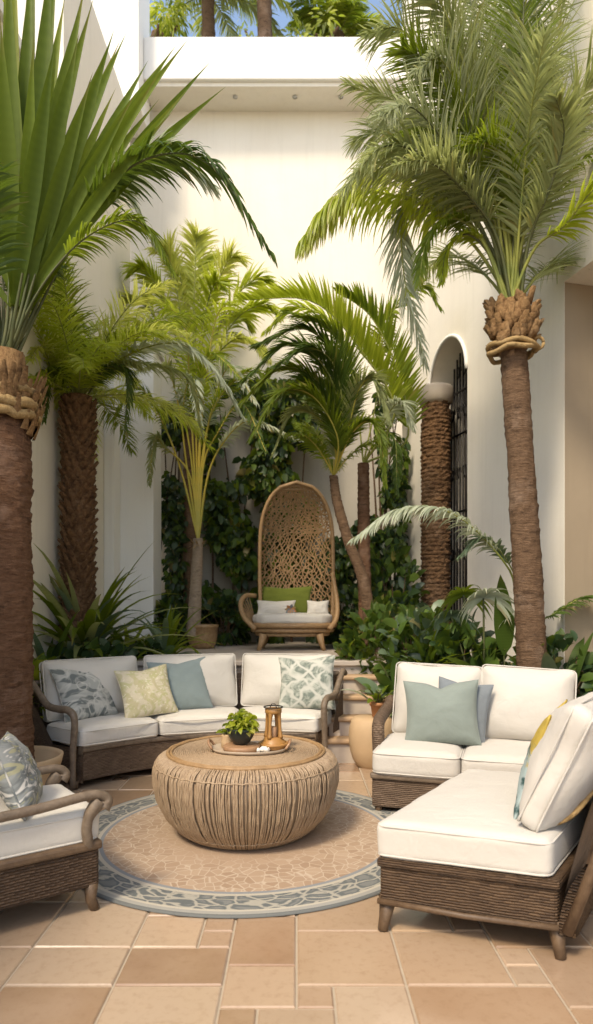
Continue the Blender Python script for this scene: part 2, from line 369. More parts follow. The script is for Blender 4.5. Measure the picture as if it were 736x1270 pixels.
# ------------------------------------------------------------------ vegetation
def blade(mb, p, d, wv, L, w, droop=0., seg=5, fold=.0, nrm=None, prof=None, curl=0):
    """A leaf strip from p along d, bending down by droop."""
    rows = []; pos = V(p); d = V(d).normalized(); st = L/seg; wv = V(wv).normalized()
    cl = []
    for i in range(seg+1):
        t = i/seg; ww = w*(prof(t) if prof else max(.04, (min(1, t*5+.35))*(1-t**2.2)))
        s = wv - d*wv.dot(d)
        s = s.normalized() if s.length > 1e-5 else wv
        nn = d.cross(s)
        if nn.z < 0: nn = -nn
        if fold: rows.append([pos - s*ww + nn*fold*ww, pos, pos + s*ww + nn*fold*ww])
        else: rows.append([pos - s*ww, pos + s*ww])
        d = (d + V((0,0,-1))*droop/seg*(1+t)).normalized(); pos = pos + d*st
    k = len(rows[0])-1
    mb.grid(rows, lambda i, j: (j/k, i/seg))
def frond(mb, pts, L, n=44, w=.012, ang=.6, droop=.6, t0=.2, leafm=None, stalkm=None, rr=.012, fold=.0, rnd=.12, up=None, lift=.15, seg=5, plume=0., tipk=.25, sides=(-1, 1)):
    mb.mat(stalkm or M['stalk'])
    path = spline(pts, 22)
    mb.tube(path, [rr*(1-.85*i/22) for i in range(23)], 5, False)
    fine = spline(pts, n*2); mb.mat(leafm or M['lf_mid']); K = len(fine)
    side_prev = None
    for i in range(K):
        t = i/(K-1)
        if t < t0: continue
        u = (t-t0)/(1-t0)
        T = (fine[min(i+1, K-1)]-fine[max(i-1, 0)]).normalized()
        U = V(up) if up is not None else V((0,0,1))
        S = T.cross(U)
        if S.length < .15: S = side_prev or T.cross(V((0, 1, 0)))
        S.normalize()
        if side_prev is not None and S.dot(side_prev) < 0: S = -S
        side_prev = S
        Nn = S.cross(T)
        ln = L*(tipk+(1-tipk)*math.sin(PI*min(1, .18+.62*u)))*(1-.55*u**3)*R.uniform(.85, 1.08)
        for sg in sides:
            a = ang+u*.35+R.uniform(-rnd, rnd)
            d = S*sg*math.cos(a)+T*math.sin(a)+Nn*(lift+R.uniform(-rnd, rnd)+plume*R.uniform(-1, 1))
            blade(mb, fine[i]+T*R.uniform(-.005, .005), d, T+Nn*.5*R.uniform(-1, 1), ln, w*R.uniform(.8, 1.15), droop*R.uniform(.6, 1.4), seg, fold)
def arc_frond(base, az, el, L, sag, D=None):
    """control points of a naturally arching frond"""
    pts = [V(base)]; d = V((math.cos(az)*math.cos(el), math.sin(az)*math.cos(el), math.sin(el)))
    for k in range(4):
        pts.append(pts[-1]+d*L/4); d = (d+V((0,0,-1))*sag*(.5+.35*k)).normalized()
    return pts
def trunk_mesh(path, rad, ridge=.012, rings=26, n=28, rough=.008, seed=0):
    mb = MB(); pts = spline(path, 160); rows = []
    L = len(pts)
    for i, p in enumerate(pts):
        t = i/(L-1); r = rad[0]+(rad[1]-rad[0])*t
        fr = (t*rings) % 1
        row = []
        for k in range(n):
            a = 2*PI*k/n
            fr2 = (t*rings+1.1*noise.noise(V((seed, 1, t*9)))+.45*noise.noise(V((math.cos(a)*1.5+seed, math.sin(a)*1.5, t*rings*.3)))) % 1
            rr_ = r*(1+.05*noise.noise(V((seed*2, 3, t*5))))+ridge*(.5+noise.noise(V((math.cos(a)*2+seed, math.sin(a)*2, t*14))))*(fr2**2.5)-ridge*.3+rough*noise.noise(V((math.cos(a)*5+seed, math.sin(a)*5, t*60)))
            row.append((p.x+rr_*math.cos(a), p.y+rr_*math.sin(a), p.z))
        rows.append(row)
    mb.grid(rows, lambda i, j: (j/n, i/L*4), True); return mb
def scales(mb, path, rad, rows=46, per=15, size=.05, out=.03):
    pts = spline(path, rows)
    for i in range(rows):
        p = pts[i]; r = rad[0]+(rad[1]-rad[0])*i/rows
        for k in range(per):
            a = 2*PI*(k+.5*(i % 2)+i*.11)/per+R.uniform(-.06, .06)
            o = V((math.cos(a), math.sin(a), 0)); s = V((-math.sin(a), math.cos(a), 0)); c = p+o*(r-.01)
            w = size*R.uniform(.8, 1.15); h = size*R.uniform(.8, 1.3); ex = out*R.uniform(.6, 1.5); cut = R.uniform(.45, .75)
            tip = c+o*ex+V((0,0,h*.55))
            A, B, Cc, Dd = c-s*w*.55, c+V((0,0,-h*.5)), c+s*w*.55, c+V((0,0,h*.35))
            t1, t2 = tip-s*w*.3*cut, tip+s*w*.3*cut; t3 = tip+V((0,0,h*.25))-o*ex*.25
            i0 = [mb.add(x) for x in (A, B, Cc, Dd, t1, t2, t3)]
            mb.face((i0[0], i0[1], i0[4])); mb.face((i0[1], i0[5], i0[4])); mb.face((i0[1], i0[2], i0[5]))
            mb.face((i0[4], i0[5], i0[6])); mb.face((i0[2], i0[3], i0[6], i0[5])); mb.face((i0[3], i0[0], i0[4], i0[6]))
def blob(mb, c, rx, ry, rz, n=10, k=.12, seed=0, rot=0):
    rows = []
    for i in range(n+1):
        ph = -PI/2+PI*i/n; row = []
        for j in range(n*2):
            a = 2*PI*j/(n*2); d = V((math.cos(ph)*math.cos(a), math.cos(ph)*math.sin(a), math.sin(ph)))
            q = 1+k*noise.noise(d*2.2+V((seed*3.1, seed, 0)))
            x, z = d.x*rx*q, d.z*rz*q
            row.append((c[0]+x*math.cos(rot)-z*math.sin(rot), c[1]+d.y*ry*q, c[2]+x*math.sin(rot)+z*math.cos(rot)))
        rows.append(row)
    mb.grid(rows, lambda i, j: (j/(2*n), i/n), True)
def strap_plant(name, base, label, n, L, w, leafm, el=(.35, 1.45), sag=.5, cat='plant', group=None, az=None, fold=.35, seg=9, mats=None):
    mb = MB()
    for i in range(n):
        a = R.uniform(*(az or (0, 2*PI))); e = R.uniform(*el); l = L*R.uniform(.65, 1.1)
        d = V((math.cos(a)*math.cos(e), math.sin(a)*math.cos(e), math.sin(e)))
        mb.mat(R.choice(mats) if mats else leafm)
        blade(mb, V(base)+V((d.x, d.y, 0))*.03, d, V((-d.y, d.x, 0)), l, w*R.uniform(.7, 1.15), sag*R.uniform(.6, 1.7), seg, fold,
              prof=lambda t: max(.03, (.45+.55*min(1, t*3))*(1-t**2.6)))
    o = mb.build(name); 
    return tag(o, label, cat, group)
def broad_leaf(mb, p, d, L, w, leafm, pet=.3, droop=.7, stalk=None, seg=9):
    d = V(d).normalized(); mb.mat(stalk or M['stalk_dk'])
    e = V(p)+d*pet; mid = V(p)+d*pet*.5+V((0,0,.03)); mb.tube([p, mid, e], [.009, .007, .005], 5, False)
    mb.mat(leafm); wv = V((-d.y, d.x, 0)); wv = wv if wv.length > .05 else V((1, 0, 0))
    wv = wv.normalized()*1+V((0,0,R.uniform(-.5, .5)))
    blade(mb, e, d, wv, L, w, droop, seg, .22, prof=lambda t: max(.02, math.sin(PI*min(1, t**.75))**.75))
def broad_plant(name, base, label, leaves, leafm, cat='plant', group=None):
    mb = MB()
    for (az, el, pet, L, w, dr) in leaves:
        d = (math.cos(az)*math.cos(el), math.sin(az)*math.cos(el), math.sin(el))
        broad_leaf(mb, V(base)+V((R.uniform(-.04, .04), R.uniform(-.04, .04), 0)), d, L, w, R.choice(leafm) if isinstance(leafm, list) else leafm, pet, dr)
    return tag(mb.build(name), label, cat, group)
def shrub(name, base, label, rx, ry, h, n, leafm, ls=.09, lw=.3, cat='shrub', group=None, z0=.1, shoots=9, clump=1.8, thr=-.12):
    """Leafy volume: stems and leaf blades, uneven outline with gaps."""
    t = thing(name, base, label, cat, group); B = V(base)
    st = MB(); st.mat(M['bark4'])
    for i in range(shoots):
        a = R.uniform(0, 2*PI); r = R.uniform(.2, .8)
        e = B+V((math.cos(a)*rx*r, math.sin(a)*ry*r, h*R.uniform(.6, .95)))
        st.tube(spline([B+V((math.cos(a)*.05, math.sin(a)*.05, 0)), (B+e)/2+V((R.uniform(-.05,.05),0,.05)), e], 8), [.012-.001*k for k in range(9)], 5, False)
    st.build('stem', parent=t)
    mb = MB(); k = 0; tries = 0; sd = R.uniform(0, 50)
    while k < n and tries < n*8:
        tries += 1
        d = V((R.gauss(0, 1), R.gauss(0, 1), R.gauss(0, 1))).normalized(); rad = R.uniform(.35, 1)**.6
        q = V((d.x*rx*rad, d.y*ry*rad, h/2+d.z*h/2*rad)); pos = B+q
        if pos.z < B.z+.02: continue
        if noise.noise(pos*clump/max(.25, min(rx, h))*.8+V((sd, 0, 0))) < thr: continue
        out = (q-V((0,0,h*.35))).normalized()+V((R.uniform(-.6, .6), R.uniform(-.6, .6), R.uniform(-.2, .7)))
        out.normalize(); mb.mat(R.choice(leafm) if isinstance(leafm, list) else leafm)
        l = ls*R.uniform(.6, 1.3)
        blade(mb, pos, out, out.cross(V((R.uniform(-1,1), R.uniform(-1,1), 1))), l, l*lw, .8, 4, .2, prof=lambda t: max(.02, math.sin(PI*min(1, t**.8))**.8))
        k += 1
    mb.build('foliage', parent=t); return t

# ------------------------------------------------------------------ soft furnishings
def softbox(mb, fn, a, b, c, r, n=18, puff=.02, nz=.006, seed=0., m=None):
    ts = [math.sin(PI/2*(2*i/n-1)) for i in range(n+1)]
    def pt(x, y, z):
        q = V((x*a, y*b, z*c)); k = V((max(-(a-r), min(a-r, q.x)), max(-(b-r), min(b-r, q.y)), max(-(c-r), min(c-r, q.z))))
        dd = q-k; q = k+(dd.normalized()*r if dd.length > 1e-6 else dd)
        u, v = q.x/a, q.y/b
        q.z += puff*max(0, (1-u*u))**.7*max(0, (1-v*v))**.7*(q.z/c)
        s_ = V((q.x*5+seed, q.y*5, q.z*5)); ed = max(abs(u), abs(v))**3; q.z += nz*noise.noise(s_)+nz*.55*ed*noise.noise(V((q.x*17+seed, q.y*17, q.z*9)))+nz*.35*(1-abs(noise.noise(V((q.x*6+seed*2, q.y*9, 0))))*4)*(1-ed); q.x += nz*noise.noise(s_+V((9,0,0))); q.y += nz*noise.noise(s_+V((0,9,0)))
        return fn(q.x, q.y, q.z)
    for ax in range(3):
        for sg in (-1, 1):
            rows = []
            for s1 in ts:
                row = []
                for s2 in ts:
                    p = [0, 0, 0]; p[ax] = sg; p[(ax+1) % 3] = s1*sg; p[(ax+2) % 3] = s2
                    row.append(pt(*p))
                rows.append(row)
            mb.grid(rows, lambda i, j, ax=ax: ((ts[min(i, n)]*.5, ts[min(j, n)]*.5)))
def piping(mb, fn, a, b, z, r=.007, cr=.05):
    path = []
    for (cx, cy, a0) in ((a-cr, b-cr, 0), (-a+cr, b-cr, 90), (-a+cr, -b+cr, 180), (a-cr, -b+cr, 270)):
        for k in range(5):
            an = math.radians(a0+k*22.5); path.append(fn(cx+cr*math.cos(an), cy+cr*math.sin(an), z))
    # subdivide the straight runs so that they follow curved plans
    out = []
    for i in range(len(path)):
        p, q = V(path[i]), V(path[(i+1) % len(path)]); out.append(p)
    out.append(out[0]); mb.tube(out, r, 6, False)
def throw_pillow(name, label, mat, base, w, h, t, yaw, lean, roll=0., pipe=None, group=None, seed=0, cat='throw pillow', chop=.05):
    """base: middle of its bottom edge; yaw: facing (0 = to camera), lean: back tilt"""
    mtx = Matrix.Translation(V(base)) @ Matrix.Rotation(yaw, 4, 'Z') @ Matrix.Rotation(-lean, 4, 'X') @ Matrix.Rotation(roll, 4, 'Y')
    a, b = w/2, h/2; n = 26; mb = MB(); ts = [math.sin(PI/2*(2*i/n-1)) for i in range(n+1)]
    def surf(u, v, s):
        x = a*u*(1-.10*(1-v*v)); z = b*v*(1-(.13 if v > 0 else .06)*(1-abs(u)**1.5)-(chop*max(0, 1-abs(u)*2.2)**1.5 if v > 0 else 0)); T = t*(max(0, (1-u**2)*(1-v**2)))**.45
        wr = .008*noise.noise(V((u*3.5+seed, v*3.5, s*2)))+.010*noise.noise(V((math.atan2(v, u)*3+seed, (u*u+v*v)*1.5, s)))
        z -= .03*(1-v)*.5*(1-u*u)*0
        return mtx @ V((x, s*(T+wr*(1-max(abs(u), abs(v))**4)), z+b*.96))
    for s in (-1, 1):
        rows = [[surf(u, v, s) for u in (ts if s < 0 else ts[::-1])] for v in ts]
        mb.grid(rows, lambda i, j, s=s: ((ts[j]*-s*.5+.5), ts[i]*.5+.5))
    o = mb.build(name, mat, weld=True); tag(o, label, cat, group)
    e = []
    for k in range(64):
        q = k/16; sd = int(q); f = (q-sd)*2-1; u, v = [(f, -1), (1, f), (-f, 1), (-1, -f)][sd]
        e.append(surf(u, v, 0))
    e.append(e[0]); pm = MB(); pm.tube(e, .0045, 6, False); pm.build('piping', pipe or mat, o)
    return o
def cushion(name, mat, parent, w, d, h, pos, yaw=0, lean=0, roll=0, r=.05, puff=.03, seed=0, pipe=True, nz=.008, label=None):
    mtx = Matrix.Translation(V(pos)) @ Matrix.Rotation(yaw, 4, 'Z') @ Matrix.Rotation(-lean, 4, 'X') @ Matrix.Rotation(roll, 4, 'Y')
    # lies in x (width), z (height), y (thickness)
    fn = lambda x, y, z: mtx @ V((x*(1-.055*(1-(y/(h/2))**2)), z*(1-.35*max(abs(x)/(w/2), abs(y)/(h/2))**4), y*(1-.055*(1-(x/(w/2))**2))+h/2))
    mb = MB(); softbox(mb, fn, w/2, h/2, d/2, min(r, d/2-.002), 20, puff, nz, seed)
    o = mb.build(name, mat, parent, weld=True)
    if pipe:
        for s in (-1, 1):
            pm = MB(); piping(pm, fn, w/2-.006, h/2-.006, s*(d/2-r*.42), .005, .04); pm.build('piping', mat, o)
    if label: o['label'] = label
    return o

# ================================================================== SETTING
g = MB(); g.quad((-150, -120, -.06), (150, -120, -.06), (150, 200, -.06), (-150, 200, -.06)); tag(g.build('ground', M['ground'], smooth=False), kind='structure')

# tiled floor: random ashlar of real tiles over a grout bed
def tiles():
    mod = .135; X0, X1, Y0, Y1 = -23, 24, -22, 52
    used = set(); mb = MB(); cols = []
    tones = [(.37, .25, .165), (.42, .30, .205), (.34, .22, .135), (.46, .345, .245), (.39, .27, .175), (.31, .195, .12), (.44, .32, .22)]
    rr = random.Random(21)
    shapes = [(3, 2), (3, 3), (3, 2), (2, 2), (2, 1), (4, 3), (2, 3), (3, 1), (1, 1)]
    for j in range(Y0, Y1):
        for i in range(X0, X1):
            if (i, j) in used: continue
            ch = shapes[:]; rr.shuffle(ch); ch = sorted(ch, key=lambda s_: -min(5, s_[0]*s_[1])*rr.uniform(.12, 1))
            for (a, b) in ch:
                cells = [(i+x, j+y) for x in range(a) for y in range(b)]
                if all(c_ not in used and c_[0] < X1 and c_[1] < Y1 for c_ in cells): break
            else: a = b = 1; cells = [(i, j)]
            used.update(cells)
            g_ = .0048; x0, y0, x1, y1 = i*mod+g_, j*mod+g_, (i+a)*mod-g_, (j+b)*mod-g_; e = .006; z = rr.uniform(-.0006, .0006)
            t = rr.choice(tones); k = rr.uniform(.88, 1.1); t = tuple(min(1, q*k) for q in t)
            n0 = len(mb.f)
            tlx, tly = rr.uniform(-.001, .001), rr.uniform(-.001, .001); tz = [z-tlx-tly, z+tlx-tly, z+tlx+tly, z-tlx+tly]
            B = [(x0, y0), (x1, y0), (x1, y1), (x0, y1)]; T = [(x0+e, y0+e), (x1-e, y0+e), (x1-e, y1-e), (x0+e, y1-e)]
            mb.hexa([(p[0], p[1], -.012) for p in B], [(p[0], p[1], -.0045+z) for p in B])
            mb.f.pop(n0+1); mb.uv.pop(); mb.mi.pop()
            mb.f[n0:n0+1] = []; mb.uv.pop(); mb.mi.pop()
            i0 = len(mb.v)
            for q in range(4): mb.v.append((B[q][0], B[q][1], -.0045+z))
            for q in range(4): mb.v.append((T[q][0], T[q][1], tz[q]))
            for q in range(4): mb.face((i0+q, i0+(q+1) % 4, i0+4+(q+1) % 4, i0+4+q))
            mb.face((i0+4, i0+5, i0+6, i0+7))
            cols += [t]*(len(mb.f)-n0)
    mb.cols = cols
    o = mb.build('floor', M['floor'], smooth=False); tag(o, kind='structure')
    b = MB(); b.quad((-3.15, -3, -.0075), (3.3, -3, -.0075), (3.3, 7.05, -.0075), (-3.15, 7.05, -.0075)); tag(b.build('floor_grout', M['grout'], smooth=False), kind='structure')
tiles()

# terrace behind the sofa and its steps
TZ = .85
tr = MB(); tr.box((-1.62, 6.5, 0), (1.35, 10.04, TZ-.05)); tag(tr.build('terrace', M['stone'], smooth=False), kind='structure')
tp = MB(); tp.box((-1.66, 6.46, TZ-.05), (1.37, 10.04, TZ)); tag(bev(tp.build('terrace_paving', M['stone'], smooth=False), .01), kind='structure')
s = thing('stone_steps', (.45, 6.2, 0), 'tan stone steps with rounded edges climbing to the raised terrace', 'steps')
for k in range(4):
    m_ = MB(); y0 = 6.455-.155*(k+1); z = TZ-.17*(k+1); m_.box((-.02-.0*k, y0, 0), (.80+.02*k, 6.455-.155*k, z)); m_.build('riser', M['stone'], s, False)
    m_ = MB(); m_.box((-.04, y0-.03, z), (.82+.02*k, 6.455-.155*k, z+.045)); bev(m_.build('tread', M['stone_edge'], s, False), .018, 3)

# side planting beds
for (x0, x1, y0, y1, nm, lb) in ((-2.36, -1.68, 5.6, 8.3, 'planting_bed', ''), (.9, 2.6, 5.75, 9.4, 'planting_bed', '')):
    m_ = MB(); nx, ny = 10, 30
    m_.grid([[(x0+(x1-x0)*i/nx, y0+(y1-y0)*j/ny, .07+.05*noise.noise(V((i*.7, j*.7, x0)))) for i in range(nx+1)] for j in range(ny+1)])
    m_.grid([[(x0, y0, -.01), (x1, y0, -.01)], [(x0, y0, .1), (x1, y0, .1)]])
    tag(m_.build(nm, M['soil']), kind='structure')

# left side wall, tall block and pier
lw = thing('side_wall', (-2.6, 4, 0), 'long cream rendered side wall behind the two left palms', 'wall')
m_ = MB(); m_.box((-2.75, 4.2, -.05), (-2.40, 6.75, 6.15)); m_.box((-2.75, -3, -.05), (-2.405, 4.2, 3.0)); m_.build('wall', M['stucco'], lw, False)  # unseen near length is shaped low to let sun onto the seating
m_ = MB(); m_.box((-2.79, 4.16, 6.15), (-2.36, 6.75, 6.25)); m_.box((-2.79, -3.0, 3.0), (-2.36, 4.2, 3.08)); m_.build('coping', M['stucco2'], lw, False)
lb = thing('wall_block', (-2.6, 7.5, 0), 'tall pale wall block rising behind the left fan palm', 'wall')
m_ = MB(); m_.box((-2.95, 6.75, -.05), (-2.38, 9.45, 8.4)); m_.build('wall', M['stucco'], lb, False)
m_ = MB(); m_.box((-3.1, 9.2, 8.4), (-2.20, 9.9, 12.5)); m_.build('upper_block', M['stucco2'], lb, False)
pr = thing('wall_pier', (-2.05, 8.6, 0), 'pale square pier at the end of the left wall', 'pillar')
m_ = MB(); m_.box((-2.378, 8.45, 0), (-1.83, 8.95, 4.7)); bev(m_.build('shaft', M['stucco2'], pr, False), .012)
m_ = MB(); m_.box((-2.378, 8.15, 0), (-2.25, 8.449, 4.65)); bev(m_.build('strip', M['stucco2'], pr, False), .01)
m_ = MB(); m_.box((-2.37, 8.39, 4.7), (-1.79, 8.98, 4.8)); bev(m_.build('cap', M['stucco2'], pr, False), .01)

# back building with the projecting roof beam
bb = thing('rear_building', (0, 10.2, 0), 'tall cream building wall with projecting white roof beam', 'building')
m_ = MB(); m_.box((-3.1, 10.05, 0), (4.2, 10.4, 8.98)); m_.build('wall', M['stucco'], bb, False)
m_ = MB(); m_.box((-2.199, 9.5, 8.96), (4.2, 11.5, 9.57)); bev(m_.build('roof_beam', M['stucco2'], bb, False), .015)
m_ = MB(); m_.box((-2.19, 9.56, 8.90), (4.2, 10.05, 8.958)); m_.build('soffit', M['stucco'], bb, False)
m_ = MB(); m_.box((-1.80, 10.0, TZ), (1.4, 10.048, 4.25)); m_.build('shade_panel', M['stucco4'], bb, False)  # thin panel added over the cream wall; its grey stands for shade there
for px in (292, 366, 423):
    m_ = MB(); m_.lathe([(.035, 0), (.035, .02), (.02, .02)], (( px-368)/F*9.75, 9.75, 8.882), 14); m_.build('downlight', M['lamp'], bb)

# right wall with arch and rectangular opening
WX = lambda D: 2.43-.246*(D-6)
TW = V((-.246, 1, 0)).normalized(); NWd = V((1, .246, 0)).normalized()
W0 = V((WX(3.0), 3.0, 0)); SL = (V((WX(9.62), 9.62, 0))-W0).length
def wp(s_, dpt, z): return W0+TW*s_+NWd*dpt+V((0,0,z))
sof = lambda D: (D-3.0)*math.sqrt(1+.246**2)
OPEN = (-6, sof(6.0), 4.33); A0, A1 = sof(7.74), sof(8.72); AR = (A1-A0)/2; AS = 4.17
rw = thing('arched_wall', W0, 'tall cream side wall with arched doorway and wide square opening', 'wall')
cols_ = [(-6, OPEN[2]), (OPEN[1], OPEN[2])]
m_ = MB(); TH = .55; HT = 11.2
def strip(s0, s1, z0a, z0b, zt=HT):
    m_.quad(wp(s0, 0, z0a), wp(s1, 0, z0b), wp(s1, 0, zt), wp(s0, 0, zt)); m_.quad(wp(s1, TH, z0b), wp(s0, TH, z0a), wp(s0, TH, zt), wp(s1, TH, zt))
    m_.quad(wp(s0, 0, zt), wp(s1, 0, zt), wp(s1, TH, zt), wp(s0, TH, zt))
    if z0a > .1: m_.quad(wp(s0, TH, z0a), wp(s1, TH, z0b), wp(s1, 0, z0b), wp(s0, 0, z0a))
strip(-6, OPEN[1], 4.33, 4.33); m_.quad(wp(OPEN[1], 0, 0), wp(OPEN[1], TH, 0), wp(OPEN[1], TH, 4.33), wp(OPEN[1], 0, 4.33))
strip(OPEN[1], A0, 0, 0)
m_.quad(wp(A0, TH, 0), wp(A0, 0, 0), wp(A0, 0, AS), wp(A0, TH, AS)); m_.quad(wp(A1, 0, 0), wp(A1, TH, 0), wp(A1, TH, AS), wp(A1, 0, AS))
NA = 28
az_ = lambda t: AS+AR*1.08*math.sin(t)
for k in range(NA):
    t0_, t1_ = PI-PI*k/NA, PI-PI*(k+1)/NA
    strip(A0+AR+AR*math.cos(t0_), A0+AR+AR*math.cos(t1_), az_(t0_), az_(t1_))
strip(A1, SL, 0, 0); m_.quad(wp(SL, 0, 0), wp(SL, TH, 0), wp(SL, TH, HT), wp(SL, 0, HT))
m_.build('wall', M['stucco'], rw, False)
m_ = MB(); m_.quad(wp(OPEN[1]-.004, .004, 0), wp(OPEN[1]-.004, TH+1.6, 0), wp(OPEN[1]-.004, TH+1.6, 4.326), wp(OPEN[1]-.004, .004, 4.326))  # sheet over the cream jamb; its tan carries the recess shade
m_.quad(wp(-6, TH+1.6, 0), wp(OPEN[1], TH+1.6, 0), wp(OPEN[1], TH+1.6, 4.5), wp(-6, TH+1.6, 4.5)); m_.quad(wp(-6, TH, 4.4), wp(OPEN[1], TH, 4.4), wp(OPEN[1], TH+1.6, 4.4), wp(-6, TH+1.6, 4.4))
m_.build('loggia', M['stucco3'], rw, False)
# arch lining rim
m_ = MB(); rim = []
for k in range(29):
    t = PI-PI*k/28; rim.append(wp(A0+AR+(AR+.0)*math.cos(t), -.012, AS+(AR*1.08)*math.sin(t)))
m_.tube(rim, .022, 6); m_.build('arch_moulding', M['stucco2'], rw)
gt = MB(); gd = .30
gt.quad(wp(A0, .5, 0), wp(A1, .5, 0), wp(A1, .5, AS+AR*1.08), wp(A0, .5, AS+AR*1.08)); gt.build('door', M['door'], rw, False)
gt = MB()
nb = 12
for k in range(nb+1):
    x = -AR+.02+(2*AR-.04)*k/nb; zt = AS+1.08*math.sqrt(max(0, AR*AR-x*x)); gt.tube([wp(A0+AR+x, gd, 0), wp(A0+AR+x, gd, zt*.5), wp(A0+AR+x, gd, zt)], .011, 6)
for z in (.35, 1.5, 2.6, 3.6, 4.15): gt.tube([wp(A0, gd-.01, z), wp(A1, gd-.01, z)], .017, 6)
for zz in (2.05, 3.1, 3.88, 4.4):
    for k in range(0, nb, 2):
        x = -AR+.02+(2*AR-.04)*(k+1)/nb
        if zz > 4.2 and abs(x) > AR*.7: continue
        for sg in (-1, 1):
            gt.tube([wp(A0+AR+x+sg*(.03+.028*math.cos(q*.6)), gd-.015, zz+.075*math.sin(q*.6)) for q in range(9)], .008, 5, False)
gt.build('gate', M['iron'], rw)

# bark clad column beside the arch
cc = V((WX(8.52)-.02, 8.50, 0)); bc = thing('bark_column', cc, 'rough bark clad column with flat stone capital by the arch', 'column')
m_ = MB(); rows = []; NR, NC = 260, 56
for i in range(NR):
    z = 3.98*i/(NR-1); row_id = int(z/.052)
    for_ = []
    for k in range(NC):
        a = 2*PI*k/NC; ph = (z/.052) % 1
        j = noise.noise(V((math.cos(a)*3.2+row_id*7.7, math.sin(a)*3.2, row_id*3.3)))
        r = .170+.028*(math.sin(PI*ph)**.6)*(.55+j)+.010*noise.noise(V((math.cos(a)*14, math.sin(a)*14, z*55)))
        for_.append((cc.x+r*math.cos(a), cc.y+r*math.sin(a), z))
    rows.append(for_)
m_.grid(rows, None, True); m_.build('shaft', M['bark2'], bc, False)
m_ = MB(); m_.lathe([(.18, 3.96), (.215, 4.0), (.225, 4.06), (.225, 4.16), (.21, 4.19), (.0, 4.195)], (cc.x, cc.y, 0), 36); m_.build('capital', M['stone'], bc)

# ================================================================== PALMS
def gather(mbs, name, parent): return mbs.build(name, parent=parent)
# --- left foreground fan palm
D1 = 4.6; b1 = G(6, D1); p1 = thing('fan_palm', b1, 'large palm with stiff upright blades and thick reddish trunk at left edge', 'palm tree')
trunk_mesh([b1, G(6, D1, 1.3), G(4, D1, 2.8)], (.185, .180), .016, 46, 40, .016, 1).build('trunk', M['bark1'], p1)
m_ = MB()
for i in range(150):
    a = R.uniform(0, 2*PI); z = R.uniform(2.62, 2.98); rr_ = .20+.04*math.sin((z-2.6)*6)
    c0 = G(4, D1, z)+V((math.cos(a)*rr_, math.sin(a)*rr_, 0)); s_ = V((-math.sin(a), math.cos(a), 0)); w_ = R.uniform(.02, .045)
    blade(m_, c0-V((0,0,.07)), V((math.cos(a)*.35, math.sin(a)*.35, 1)), s_, R.uniform(.10, .2), w_, -.1, 4, .4, prof=lambda t: 1-.7*t)
m_.tube([G(4, D1, 2.7), G(4, D1, 3.15)], [.19, .14], 20)
m_.build('fibre_boot', M['fibre'], p1)
m_ = MB(); ring = []
for q, (z, r_, rt) in enumerate(((2.70, .215, .035), (2.77, .225, .04), (2.86, .23, .03))):
    m_.tube([G(4, D1, z+.012*math.sin(k*1.7+q))+V((math.cos(k/24*2*PI)*(r_+.012*math.sin(k*2.3)), math.sin(k/24*2*PI)*(r_+.012*math.sin(k*2.3)), 0)) for k in range(25)], rt, 8, False)
m_.build('fibre_ring', M['rope'], p1)
cr = MB(); hub = P(26, 385, D1)
tips = [(-150,150,4.4),(-120,60,4.9),(-85,10,4.3),(-55,-30,4.8),(-28,-50,4.4),(-2,-70,4.6),(18,-60,4.35),(38,-80,4.7),(60,-75,4.4),(78,-45,4.75),(92,50,4.3),(106,-30,4.6),(124,5,4.35),(140,66,4.8),(163,50,4.55),(190,95,4.3),(206,66,4.7),(240,58,4.45),(252,78,4.65),(282,114,4.5),(215,140,4.25),(255,125,4.8),(-100,90,4.7),(-68,-10,4.75),(-42,-40,4.5),(-15,-60,4.8),(8,-65,4.75),(28,-70,4.85),(50,-80,4.9),(70,-60,4.9),(85,0,4.9),(115,-10,4.85),(132,35,4.2),(152,58,4.9),(178,72,4.85),(222,62,4.85),(200,125,4.9),(230,110,4.2),(170,110,4.2),(140,110,4.9),(110,90,4.2),(75,60,4.15),(40,40,4.15),(5,20,4.15)]
for (tx, ty, td) in tips:
    tip = P(tx, ty, td); d = tip-hub; L_ = d.length; dn = d.normalized()
    st_ = hub+V((R.uniform(-.05, .05), R.uniform(-.05, .05), 0))+dn*.02
    rows = []; side = dn.cross(V((0, 1, 0))).normalized(); nn = dn.cross(side)
    wmx = .044*R.uniform(.85, 1.15)*(.8 if ty > 100 else 1)
    bend = (tx-26)/250.*.25
    for i in range(15):
        t = i/14; w_ = wmx*(.22+1.0*math.sin(PI*min(1, t*.95+.08))**.8)*(1-t**5)
        c0 = st_+d*t+V((0,0,1))*(bend*L_*.45*t*(1-t))*1.6
        tw = side*math.cos(.5*R.uniform(-.1, .1)+.35)+nn*.35
        rows.append([c0-tw*w_+nn*w_*.3, c0-tw*w_*.5+nn*w_*.05, c0, c0+tw*w_*.5+nn*w_*.05, c0+tw*w_+nn*w_*.3])
    cr.mat(R.choice([M['lf_mid'], M['lf_fan'], M['lf_fan']])); cr.grid(rows, lambda i, j: (j/4, i/14))
cr.mat(M['stalk_dk'])
for k in range(12):
    e = P(-20+k*8, 385, D1+R.uniform(-.2, .2)); cr.tube(spline([G(R.uniform(-10, 18), D1, 3.05), (G(4, D1, 3.1)+e)/2+V((0,0,.05)), e+V((0,0,.25))], 8), [.02-.0015*q for q in range(9)], 6, False)
frond(cr, [P(14, 425, D1), P(75, 300, 4.55), P(165, 205, 4.4), P(255, 200, 4.3), P(335, 312, 4.25)], .40, 62, .013, .75, .7, .36, M['lf_dark'], M['stalk_dk'], .014, .3, .1)
